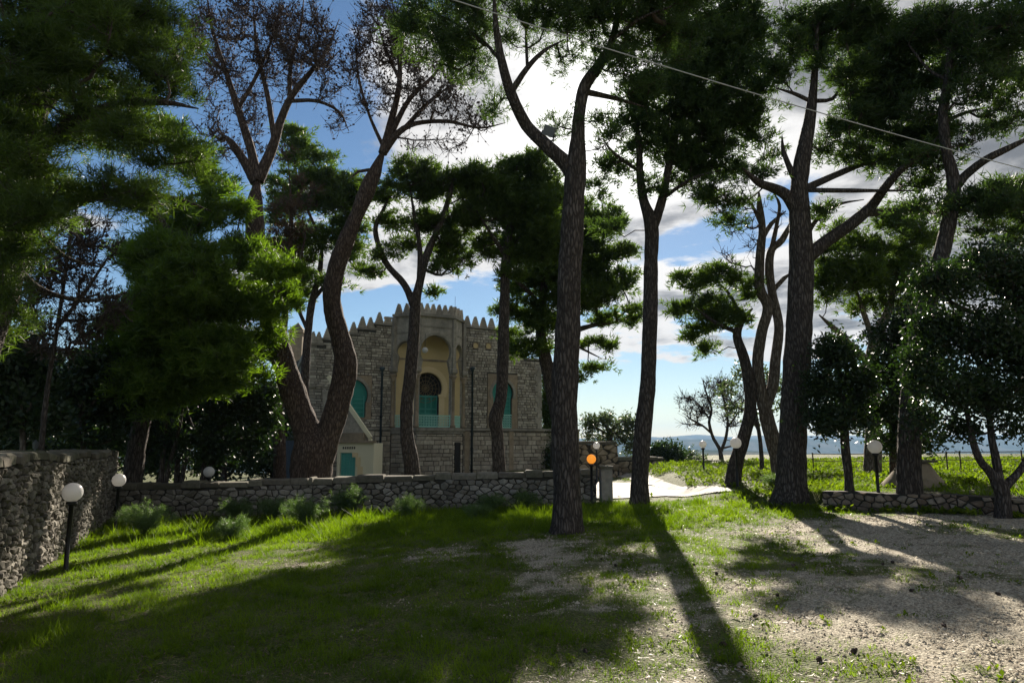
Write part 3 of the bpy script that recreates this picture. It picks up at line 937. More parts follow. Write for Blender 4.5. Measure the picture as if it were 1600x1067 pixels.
    for k in range(8):
        a = math.pi * k / 8
        lb.bar(VF(dc[0] - .8 * math.cos(a), fz - .8 * math.sin(a), -.26), VF(dc[0] + .8 * math.cos(a), fz + .8 * math.sin(a), -.26), .02)
    for rr in (.2, .4, .6, .78):
        for k in range(16):
            a0, a1 = 2 * math.pi * k / 16, 2 * math.pi * (k + 1) / 16
            lb.bar(VF(dc[0] + rr * math.cos(a0), fz + rr * math.sin(a0), -.26), VF(dc[0] + rr * math.cos(a1), fz + rr * math.sin(a1), -.26), .024)
    lb.build('lattice', M['twig_lattice'], fan)
    # side windows: closed teal shutters in horseshoe surrounds
    for (cc, hole, top, r, j) in ((wl_c, wl, 586, .80, .70), (wr_c, wr, 585, .66, .56)):
        zt = Fp(cc[0] and 549 if cc is wl_c else 785, top)[1]
        zc = Fp(549, 617)[1] if cc is wl_c else Fp(785, 614)[1]
        x0, x1 = cc[0] - 1.0 + .01, cc[0] + 1.0 - .01
        z0 = hole[0][1] - .08
        if cc is wr_c: x0, x1 = cc[0] - .93, cc[0] + .93
        prism('window_surround', VF, [(x0, max(z0, zs + .121)), (x1, max(z0, zs + .121)), (x1, zt), (x0, zt)], [[(p[0], max(p[1], z0 + .09, zs + .13)) for p in hole]], .10, M['tan_stone'], villa, out=.05)
        prism('window_archivolt', VF, ring_arch(cc[0], zc, r + .01, r + .16, 24), [], .05, M['dressed'], villa, out=.085, v=.2)
        w = prism('shutter', VF, hole, [], .04, M['teal'], villa, out=-.12)
        sb = MB()
        for x in (-j * .92, -.03, .03, j * .92): sb.bar(VF(cc[0] + x, hole[0][1], -.10), VF(cc[0] + x, zc, -.10), .05)
        for z in np.arange(hole[0][1] + .05, zc, .22): sb.bar(VF(cc[0] - j * .9, z, -.10), VF(cc[0] + j * .9, z, -.10), .03)
        sb.build('shutter_frame', M['teal_door'], w)
    # little window balcony lattice at the right window
    rb = MB(); h0, h1 = zs + .16, zs + .86; gg = .14
    for a in range(8):
        for b in range(5):
            cxx, cz = wr_c[0] - .56 + (a + .5) * gg, h0 + (b + .5) * gg
            pts = [VF(cxx + .06 * math.cos(2 * math.pi * k / 6), cz + .06 * math.sin(2 * math.pi * k / 6), .02) for k in range(6)]
            for k in range(6): rb.bar(pts[k], pts[(k + 1) % 6], .017)
            rb.bar(VF(cxx - .07, cz - .07, .02), VF(cxx - .03, cz - .03, .02), .017); rb.bar(VF(cxx + .07, cz + .07, .02), VF(cxx + .03, cz + .03, .02), .017)
    for z in (h0, h1): rb.bar(VF(wr_c[0] - .57, z, .02), VF(wr_c[0] + .57, z, .02), .035)
    rb.build('window_railing', M['teal_light'], villa)
    # round vents
    for cxy in hole_vents:
        pts = [(cxy[0] + .15 * math.cos(2 * math.pi * k / 14), cxy[1] + .15 * math.sin(2 * math.pi * k / 14)) for k in range(14)]
        sq = [(cxy[0] - .17, cxy[1] - .17), (cxy[0] + .17, cxy[1] - .17), (cxy[0] + .17, cxy[1] + .17), (cxy[0] - .17, cxy[1] + .17)]
        prism('vent', VF, sq, [pts], .05, M['tan_stone'], villa, out=.045)
        prism('vent_bowl', VF, pts, [], .02, M['ochre'], villa, out=.018)
    # strings and copings
    prism('string_course', VF, [(uL - .05, zs - .02), (uA, zs - .02), (uA, zs + .11), (uL - .05, zs + .11)], [], .2, M['dressed'], villa, out=.12, v=.2)
    prism('string_course', VF, [(uD, zs - .02), (uT, zs - .02), (uT, zs + .11), (uD, zs + .11)], [], .2, M['dressed'], villa, out=.12, v=.2)
    for a, b, z in S:
        if abs(a - Fp(612, 688)[0]) < .01: continue
        prism('coping', VF, [(a - .03, z + .003), (b + .03, z + .003), (b + .03, z + .11), (a - .03, z + .11)], [], .5, M['dressed'], villa, out=.09, v=.15)
    # merlons
    def merlon(fr, u, z, k=1.0, flat=False):
        prof = [(.19, 0), (.19, .13), (.155, .13), (.155, .24), (.12, .24), (.12, .35), (.085, .35), (.085, .46), (.045, .46), (.045, .56)]
        if flat: prof = [(.2, 0), (.2, .13), (.16, .13), (.16, .26), (.2, .26), (.2, .36)]
        pts = [(u + x * k, z + y * k) for x, y in prof] + [(u - x * k, z + y * k) for x, y in reversed(prof)]
        prism('merlon', fr, pts, [], .22, M['ashlar'], villa, out=.03, v=rnd.random() * .6)
    for px, py, fl in ((483, 537, 0), (492, 537, 0), (506, 529, 0), (521, 525, 0), (534, 524, 0), (547, 521, 0), (561, 513, 0), (574, 513, 0), (588, 506, 0), (602, 506, 1), (729, 512, 0), (742, 512, 0), (755, 512, 0), (768, 512, 0)):
        u = Fp(px, 688)[0]
        merlon(VF, u, topf(u) + .11, 1.0, fl)
    for i, (fr, L) in enumerate(faces):
        n = 6 if i == 1 else 3
        for k in range(n):
            merlon(fr, (k + .5) * L / n, ztop + .12, .98)
    # splayed left side wall and roof mass behind
    sl = P(461, 688, VO[1] + uL * VU[1] + 3.3) - VO
    p0 = VF(uL, 0, 0); p1 = Vector((sl[0], sl[1], 0))
    d = (p1 - p0); L = d.length; d /= L
    nn = Vector((-d.y, d.x, 0))
    if nn.dot(Vector((0, -1, 0))) < 0: nn = -nn
    fs = Frame(p0, d, nn)
    zt0 = S[0][2]; zt1 = zt0 - .9
    prism('side_wall', fs, [(0, zb), (L, zb), (L, zt1), (0, zt0)], [], .3, M['dressed'], villa, out=0, v=.1)
    prism('side_coping', fs, [(0, zt0 + .004), (L, zt1 + .004), (L, zt1 + .30), (0, zt0 + .35)], [], .3, M['ashlar'], villa, out=.06, v=.1)
    prism('side_string', fs, [(0, zs + 2.2), (L, zs + 2.2), (L, zs + 2.3), (0, zs + 2.3)], [], .1, M['dressed'], villa, out=.07, v=.1)
    # body of the house behind the facade
    bk = MB()
    a0, a1 = uL + .25, uR - .02
    V = []
    for o in (-.62, -8.0):
        for (u, z) in ((a0, zb), (a1, zb), (a1, S[-1][2] - .3), ((a0 + a1) / 2, S[4][2] - .6), (a0, S[0][2] - .3)): V.append(VF(u, z, o))
    bk.add(V, [(0, 1, 2, 3, 4), (9, 8, 7, 6, 5), (0, 4, 9, 5), (1, 6, 7, 2), (4, 3, 8, 9), (3, 2, 7, 8)])
    bk.build('rear_block', M['ashlar_back'], villa)
    # corner quoins at the right edge
    z = zs + .12; k = 0
    while z < S[-1][2] - .3:
        w = .42 if k % 2 else .28
        prism('quoin', VF, [(uR - w, z + .01), (uR + .015, z + .01), (uR + .015, z + .29), (uR - w, z + .29)], [], .5, M['dressed'], villa, out=.052, v=.6 + .3 * rnd.random())
        z += .30; k += 1
    # terrace blind panel, slit door, lower pilasters
    sd = Fp(713, 700)
    fr, L = faces[2]
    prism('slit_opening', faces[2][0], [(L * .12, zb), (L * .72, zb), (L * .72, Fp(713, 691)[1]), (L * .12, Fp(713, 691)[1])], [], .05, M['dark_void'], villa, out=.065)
    for px in (641, 648, 729, 798):
        u = Fp(px, 700)[0]
        if 612 < px < 722: continue
        prism('pilaster', VF, [(u - .14, zb), (u + .14, zb), (u + .14, zs - .05), (u - .14, zs - .05)], [], .05, M['tan_stone'], villa, out=.075, v=.7)
    # drain pipes with hoppers
    for px in (596, 736.5):
        u, zt = Fp(px, 577)
        q = VF(u, 0, .16)
        mb = MB().lathe([(.055, zb), (.055, zt - .12), (.07, zt - .11), (.13, zt), (.13, zt + .1)], 10, (q.x, q.y, 0))
        dp = mb.build('drain_pipe', M['pipe'], villa, True)
        for z in (zs + .6, zs + 2.0, zs - 1.0):
            MB().lathe([(.075, z), (.075, z + .06)], 10, (q.x, q.y, 0)).build('bracket', M['iron'], dp)
    # stained stone brackets left of the left window
    for px, py in ((484, 605), (541, 577)):
        u, z = Fp(px, py)
        prism('stone_bracket', VF, [(u - .3, z), (u + .3, z), (u + .24, z + .14), (u - .24, z + .14)], [], .1, M['ashlar'], villa, out=.14, v=.05)
    # thin lightning rod
    q = VF(Fp(712, 688)[0], 0, -.3)
    MB().lathe([(.012, ztop), (.008, ztop + 1.5)], 5, (q.x, q.y, 0)).build('lightning_rod', M['iron'], villa)
    # blocks: the biggest lower ones are parts, the small coursed rest is one piece
    lo.sort(key=lambda t: -t[0])
    for a, V, F, v in lo[:290]:
        link('ashlar_block', MB().add(V, F, v).mesh('ashlar_block'), M['ashlar_lower'], villa)
    mb = MB()
    for a, V, F, v in lo[290:]: mb.add(V, F, v)
    tag(mb.build('lower_masonry', M['ashlar_lower'], villa), kind='stuff')
    mb = MB()
    for a, V, F, v in up: mb.add(V, F, v)
    tag(mb.build('upper_masonry', M['ashlar'], villa), kind='stuff')
    return dict(zfloor=zfloor, zsp=zsp, dc=dc, zs=zs)
VI = villa_build()

def loggia_lamp():
    p = P(664, 547, 34.6)
    r = empty('hanging_lamp', tuple(p), 'pale globe lamp hanging in the loggia arch of the villa', 'lamp')
    MB().lathe([(.02, -.15), (.09, -.125), (.14, -.06), (.155, 0), (.14, .06), (.09, .125), (.03, .15)], 18).build('globe', M['globe'], r, True)
    MB().lathe([(.012, .15), (.012, .85)], 6).build('rod', M['iron'], r)
loggia_lamp()

def tower():
    p = P(457, 700, 44)
    r = empty('chimney_tower', (p[0], p[1], 0), 'pale square tower rising behind the left end of the villa', 'tower')
    zt = P(457, 512, 44)[2]
    MB().box(-.42, .42, -.4, .4, 0, zt - .4, .6).build('shaft', M['tan_stone'], r)
    MB().box(-.5, .5, -.48, .48, zt - .395, zt - .2, .6).build('cornice', M['tan_stone'], r)
    MB().add([(-.45, -.42, zt - .195), (.45, -.42, zt - .195), (.45, .42, zt - .195), (-.45, .42, zt - .195), (0, 0, zt + .35)], [(0, 1, 4), (1, 2, 4), (2, 3, 4), (3, 0, 4)], .5).build('cap', M['coping'], r)
tower()

def annex():
    D = 31.0
    a = P(527, 700, D); b = P(584, 700, D)
    zt = P(555, 692, D)[2]; zb = -.6
    r = empty('cream_annex', (a[0], a[1], 0), 'small cream outbuilding with teal door and mossy cornice in front of the villa', 'outbuilding')
    W = b[0] - a[0]
    fr = Frame((0, 0, 0), (1, 0, 0), (0, -1, 0))
    d0, d1 = P(532, 700, D)[0] - a[0], P(556, 700, D)[0] - a[0]
    zd = P(540, 707, D)[2]
    prism('front_wall', fr, [(0, zb), (W, zb), (W, zt), (0, zt)], [[(d0, zb + .01), (d1, zb + .01), (d1, zd), (d0, zd)]], .25, M['cream'], r)
    MB().box(.01, W - .01, .255, 2.2, zb, zt - .01).build('rear_walls', M['cream'], r)
    dr = MB().box(d0 + .01, d1 - .01, .10, .15, zb + .02, zd - .01).build('door', M['teal_light'], r)
    n = 5
    for k in range(n):
        x = d0 + .04 + (d1 - d0 - .08) * (k + .5) / n; w = (d1 - d0 - .08) / n * .46
        MB().box(x - w, x + w, .075, .098, zb + .03, zd - .03).build('plank', M['teal_door'], dr)
    # vent slots over the door
    x = d0 + .1
    for k in range(6):
        MB().box(x, x + .06, -.012, .0, zd + .16, zd + .26).build('vent_slot', M['iron'], r); x += .10
    # stepped patch of sunlight, modelled as pale blocks right of the door
    z = zd + .02
    for (xa, xb, za, zb2) in ((d1 - .15, d1 + .10, zd - .20, zd + .0), (d1 + .012, d1 + .22, zd - .62, zd - .203), (d1 + .10, d1 + .34, zd - 1.3, zd - .623)):
        MB().box(xa, xb, -.03, -.002, za, zb2).build('sunlit_patch', M['ochre_dark'], r)
    MB().box(-.10, W + .06, -.14, .2, zt + .002, zt + .10, .4).build('cornice', M['tan_stone'], r)
    MB().box(-.05, W * .72, -.05, .2, zt + .103, zt + .45, .2).build('parapet', M['tan_stone'], r)
    # sloping stair wall with pale rounded coping
    p0 = P(543, 637, D) ; p1 = P(577, 684, D)
    x0, x1 = p0[0] - a[0], p1[0] - a[0]
    prism('stair_wall', fr, [(x0 - 1.2, zt + .45), (x1 - .05, zt + .103), (x1, zt + .3), (x0, p0[2] - .08), (x0 - 1.2, p0[2] + .9)], [], .25, M['ashlar'], r, out=-.25, v=.3)
    MB().bar((x0 - 1.0, .32, p0[2] + 1.45), (x1, .32, p1[2]), .17, .30, .9).build('stair_coping', M['cream'], r)
    MB().box(x1 - .09, x1 + .06, .2, .42, zt + .101, p1[2] - .02, .8).build('newel', M['cream'], r)
annex()

def blue_door():
    D = 30.0
    a, b = P(446, 700, D), P(476, 700, D)
    zt = P(460, 688, D)[2]; W = b[0] - a[0]
    r = empty('plank_gate', (a[0], a[1], 0), 'blue grey plank gate behind the foot of the twin trunked pine', 'gate')
    n = 7
    for k in range(n):
        MB().box(W * k / n + .008, W * (k + 1) / n - .008, 0, .05, -.4, zt, random.random()).build('plank', M['blue_door'], r)
    MB().box(0, W, .052, .1, 0.2, 0.32).build('rail', M['blue_door'], r)
blue_door()

# ------------------------------------------------------------------ trees
def cr_spline(pts, step):
    """Catmull-Rom through rows of (x, y, z, r)"""
    pts = np.array(pts, float)
    p = np.vstack([2 * pts[0] - pts[1], pts, 2 * pts[-1] - pts[-2]])
    out = []
    for i in range(1, len(p) - 2):
        L = np.linalg.norm(p[i + 1, :3] - p[i, :3]); m = max(1, int(L / step))
        for k in range(m):
            t = k / m
            out.append(0.5 * ((2 * p[i]) + (-p[i - 1] + p[i + 1]) * t + (2 * p[i - 1] - 5 * p[i] + 4 * p[i + 1] - p[i + 2]) * t * t + (-p[i - 1] + 3 * p[i] - 3 * p[i + 1] + p[i + 2]) * t ** 3))
    out.append(p[-2])
    return np.array(out)

def tube(path, sides, rough=0.0, seed=0.0, flare=False):
    """path (n,4) -> verts, quads"""
    n = len(path); c = path[:, :3]; r = np.maximum(path[:, 3], 0.001)
    T = np.gradient(c, axis=0); T /= np.linalg.norm(T, axis=1)[:, None] + 1e-9
    ref = np.array([1.0, 0, 0]) if abs(T[0, 0]) < 0.8 else np.array([0, 1.0, 0])
    X = np.zeros_like(T); x = np.cross(T[0], ref); x /= np.linalg.norm(x)
    for i in range(n):
        x = x - T[i] * np.dot(x, T[i]); x /= np.linalg.norm(x) + 1e-9; X[i] = x
    Y = np.cross(T, X)
    a = np.arange(sides) * 2 * np.pi / sides
    V = c[:, None, :] + (X[:, None, :] * np.cos(a)[None, :, None] + Y[:, None, :] * np.sin(a)[None, :, None]) * r[:, None, None]
    if rough > 0:
        for i in range(n):
            for k in range(sides):
                q = V[i, k]
                f = noise.noise((q[0] * 2.2 + seed, q[1] * 2.2, q[2] * 0.9)) * 0.5 + noise.noise((q[0] * 11 + seed, q[1] * 11, q[2] * 3.5)) * 0.5
                if flare:
                    f += 1.7 * math.exp(-max(0.0, path[i, 2] - path[0, 2] - .12) / 0.16) * (noise.noise((math.cos(a[k]) * 2.1 + seed, math.sin(a[k]) * 2.1, 3.3)) + .1) / max(rough, .1) * .16
                V[i, k] = c[i] + (q - c[i]) * (1 + rough * f)
    V = V.reshape(-1, 3)
    i, k = np.meshgrid(np.arange(n - 1), np.arange(sides), indexing='ij')
    k2 = (k + 1) % sides
    Q = np.stack([i * sides + k, i * sides + k2, (i + 1) * sides + k2, (i + 1) * sides + k], -1).reshape(-1, 4)
    return V, Q

class Tubes:
    def __init__(s): s.V, s.Q, s.n = [], [], 0
    def add(s, path, sides=4, rough=0, seed=0, flare=False):
        V, Q = tube(np.asarray(path, float), sides, rough, seed, flare)
        s.V.append(V); s.Q.append(Q + s.n); s.n += len(V)
    def build(s, name, mat, parent, smooth=True):
        if not s.V: return None
        me = fast_mesh(name, np.vstack(s.V), [np.vstack(s.Q)], smooth)
        return link(name, me, mat, parent)

def needles(C, Dr, count, L, W, r):
    """C tuft centres (n,3), Dr directions; count needles each -> verts, tris, attr"""
    n = len(C)
    d = Dr[:, None, :] * 0.75 + r.normal(0, 0.62, (n, count, 3))
    d /= np.linalg.norm(d, axis=2)[..., None] + 1e-9
    side = np.cross(d, r.normal(0, 1, (n, count, 3))); side /= np.linalg.norm(side, axis=2)[..., None] + 1e-9
    ln = L * r.uniform(.7, 1.25, (n, count, 1))
    b = C[:, None, :] + r.normal(0, L * .22, (n, count, 3))
    V = np.stack([b - side * W / 2, b + side * W / 2, b + d * ln], 2).reshape(-1, 3)
    F = np.arange(n * count * 3).reshape(-1, 3)
    A = np.repeat(np.clip(r.normal(.5, .22, (n, 1)) + r.normal(0, .12, (n, count)), 0, 1).reshape(-1), 3)
    return V, F, A

def leaves(C, Dr, count, L, W, r, spread):
    n = len(C)
    b = C[:, None, :] + r.normal(0, spread, (n, count, 3))
    d = Dr[:, None, :] * 0.5 + r.normal(0, .7, (n, count, 3)); d /= np.linalg.norm(d, axis=2)[..., None] + 1e-9
    side = np.cross(d, r.normal(0, 1, (n, count, 3))); side /= np.linalg.norm(side, axis=2)[..., None] + 1e-9
    ln = L * r.uniform(.7, 1.3, (n, count, 1))
    m = b + d * ln * .45
    V = np.stack([b, m + side * W / 2, b + d * ln, m - side * W / 2], 2).reshape(-1, 3)
    F = np.arange(n * count * 4).reshape(-1, 4)
    A = np.repeat(np.clip(r.normal(.5, .25, n * count), 0, 1), 4)
    return V, F, A

TRI = [0]
DK, XS = 2.9, 1.13
def tree(name, label, D, base, stems, crown, kind='pine', mat=None, bark='bark', clump=0.42, dens=0.30, tufts=26, cnt=13, nl=0.13, nw=0.012, seed=1,
         flat=0.62, depth=0.85, twig_mat='twig', spurs=0, cat='pine tree', group=None, rough=0.16, dead=None, sides=16, trunk_n=1, xscale=None):
    """stems: polylines of (px, py, width_px[, dD]) traced on the photograph and set out at their own distance D.
       crown: (px, py, rx, ry[, dD]) foliage masses, each a solid of its own depth"""
    r = np.random.default_rng(seed); rnd = random.Random(seed)
    k = D / 1067.0
    g = ground(base[0], base[1]) if base is not None else 0
    root = empty(name, (base[0], base[1], g), label, cat, group)
    org = np.array([base[0], base[1], g])
    nodes = []          # (pos, parent index, stem radius)
    tk = Tubes()
    for si, st in enumerate(stems):
        pts = []
        for j, q in enumerate(st):
            dd = q[3] if len(q) > 3 else 0.0
            p = P(q[0], q[1], D + dd)
            rr = max(q[2], 1.2) * 0.5 * k * 1.02
            pts.append((*(p - org), rr))
        if si == 0:
            p0 = list(pts[0]); 
            zb = -0.15
            pts[0] = (p0[0], p0[1], min(p0[2], zb), p0[3] * 1.04)
        if len(pts) > 2 and pts[-1][3] > .02:
            pts[-1] = (*pts[-1][:3], pts[-1][3] * .35)
        path = cr_spline(pts, max(0.07, 0.006 * D) if si < 3 else max(0.12, .01 * D))
        if si == 0:      # root flare
            z = path[:, 2] - path[0, 2]
            path[:, 3] *= 1 + 0.16 * np.exp(-np.maximum(z - .1, 0) / 0.22)
        big = path[0, 3] > 0.05
        # gentle knots
        for i in range(len(path)):
            path[i, 3] *= 1 + 0.07 * noise.noise((path[i, 2] * 1.7, si * 7.3, seed))
        if si < trunk_n:
            tk.add(path, sides if D < 20 else 12, rough, seed + si, si == 0)
            if si == trunk_n - 1: tk.build('trunk', M[bark], root)
        else:
            t2 = Tubes(); t2.add(path, 10 if big else 6, rough * .7, seed + si)
            t2.build('branch', M[bark], root)
        prev = None
        for i in range(0, len(path), 3):
            if path[i, 2] < 1.8 and si == 0 and kind != 'bush': continue
            nodes.append([path[i, :3], None, path[i, 3]]) 
    if not nodes: nodes.append([np.array([0, 0, 0.3]), None, 0.03])
    n_stem = len(nodes)
    # foliage clump targets
    targets = []
    xs_ = xscale or {'leaf': 1.05, 'pine': XS, 'bare': 1.28}[kind]
    for c in crown:
        cx, cy, rx, ry = c[0], c[1], c[2] * xs_, c[3] * xs_; dd = c[4] if len(c) > 4 else rnd.uniform(-.35, .35) * rx * k * 1.5
        cen = P(cx, cy, D + dd) - org
        R3 = np.array([rx * k, max(rx, ry) * k * depth, ry * k])
        m = max(3, int(dens * (DK if kind != 'bare' else 1.8) * np.prod(np.maximum(R3, clump * .5)) / (clump ** 3) * 4.2))
        for _ in range(m):
            v = r.normal(0, 1, 3); v /= np.linalg.norm(v)
            v *= r.uniform(.25, 1.0) ** 0.5
            targets.append(cen + v * np.maximum(R3 - clump * .35, .05))
    if targets:
        T = np.array(targets)
        S0 = np.array([n[0] for n in nodes])
        dmin = np.min(np.linalg.norm(T[:, None, :] - S0[None], axis=2), axis=1)
        T = T[np.argsort(dmin)]
        NP = [n[0] for n in nodes]; par = [None] * len(NP)
        tips = []
        arr = np.zeros((len(NP) + len(T) * 4 + 8, 3)); arr[:len(NP)] = NP; cntn = len(NP)
        for t in T:
            dv = arr[:cntn] - t
            dist = np.linalg.norm(dv, axis=1) + 0.6 * np.maximum(dv[:, 2], 0)
            j = int(np.argmin(dist)); a = arr[j].copy(); L = np.linalg.norm(t - a)
            m = 2 if L < clump * 1.5 else 3
            pj = j
            for q in range(1, m + 1):
                f = q / m
                pt = a + (t - a) * f + r.normal(0, L * .07, 3) * (1 if q < m else 0) - np.array([0, 0, 1]) * L * 0.10 * math.sin(math.pi * f)
                if cntn >= len(arr): break
                arr[cntn] = pt; par.append(pj); pj = cntn; cntn += 1
            tips.append(pj)
        load = np.zeros(cntn)
        for t in tips: load[t] += 1
        for i in range(cntn - 1, n_stem - 1, -1):
            if par[i] is not None: load[par[i]] += load[i]
        tb = Tubes()
        rmin = 0.0045 + 0.00022 * D
        rad = np.clip(rmin * np.power(np.maximum(load, 1), .48), rmin, .09)
        kids = {}
        for i in range(n_stem, cntn):
            kids.setdefault(par[i], []).append(i)
        # follow chains so twigs bend smoothly
        seen = set()
        def chain(start, i):
            pth = [(*arr[start], rad[i] if start < n_stem else rad[i]), (*arr[i], rad[i])]
            while i in kids:
                nx = max(kids[i], key=lambda q: load[q])
                for q in kids[i]:
                    if q != nx: stack.append((i, q))
                pth.append((*arr[nx], rad[nx])); i = nx
            return pth
        stack = [(par[i], i) for i in range(n_stem, cntn) if par[i] < n_stem]
        while stack:
            s, i = stack.pop()
            pth = np.array(chain(s, i))
            tb.add(pth, 5 if D < 20 else 4)
        # spur twigs
        if spurs:
            for t in tips:
                c = arr[t]; outd = c - arr[par[t]]; outd /= np.linalg.norm(outd) + 1e-9
                for _ in range(spurs):
                    d = outd * .5 + r.normal(0, .75, 3) + np.array([0, 0, .25]); d /= np.linalg.norm(d)
                    L = clump * r.uniform(.6, 1.3)
                    c0 = c - outd * r.uniform(0, clump * .8)
                    m1 = c0 + d * L * .5; e = c0 + d * L + np.array([0, 0, L * r.uniform(-.1, .35)]) + r.normal(0, L * .14, 3)
                    tb.add(np.array([(*c0, rmin), (*m1, rmin * .8), (*e, rmin * .55)]), 3)
                    if dead and r.random() < dead:
                        # a small closed cone at the tip or along the spur
                        q = (m1 + e) / 2 if r.random() < .5 else e
                        cs = r.uniform(.018, .034) * (1 + D * .012)
                        dn = r.normal(0, 1, 3); dn /= np.linalg.norm(dn)
                        tb.add(np.array([(*(q - dn * cs * 1.1), cs * .3), (*q, cs * .85), (*(q + dn * cs * 1.2), cs * .1)]), 4)
        tw = tb.build('twigs', M[twig_mat], root)
        if tw: tag(tw, kind='stuff')
        if kind != 'bare':
            C = np.array([arr[t] for t in tips])
            n = len(C)
            rc = clump * r.uniform(.6, 1.5, (n, 1, 1)) * np.stack([r.uniform(.8, 1.3, n), r.uniform(.8, 1.3, n), r.uniform(.7, 1.1, n)], 1)[:, None, :]
            v = r.normal(0, 1, (n, tufts, 3)); v /= np.linalg.norm(v, axis=2)[..., None]
            v *= np.abs(r.normal(.62, .34, (n, tufts, 1)))
            v[..., 2] *= flat
            pos = C[:, None, :] + v * rc
            dr = v + np.array([0, 0, .45]); dr /= np.linalg.norm(dr, axis=2)[..., None]
            pos = pos.reshape(-1, 3); dr = dr.reshape(-1, 3)
            if kind == 'pine': V, F, A = needles(pos, dr, max(7, int(cnt * .8)), nl * 1.28, (1.25 if D > 12.5 else .95) * D / 683, r)
            else: V, F, A = leaves(pos, dr, max(4, int(cnt * .7)), nl * 1.2, nw * 1.25, r, clump * .25)
            TRI[0] += len(F) * (1 if kind == 'pine' else 2)
            link('crown', fast_mesh('crown', V, [F], False, A), M[mat or 'needle'], root)
    return root

def base_at(px, py, D=None):
    if D is None:
        p = G(px, py); return (float(p[0]), float(p[1]))
    p = P(px, py, D); return (float(p[0]), float(p[1]))

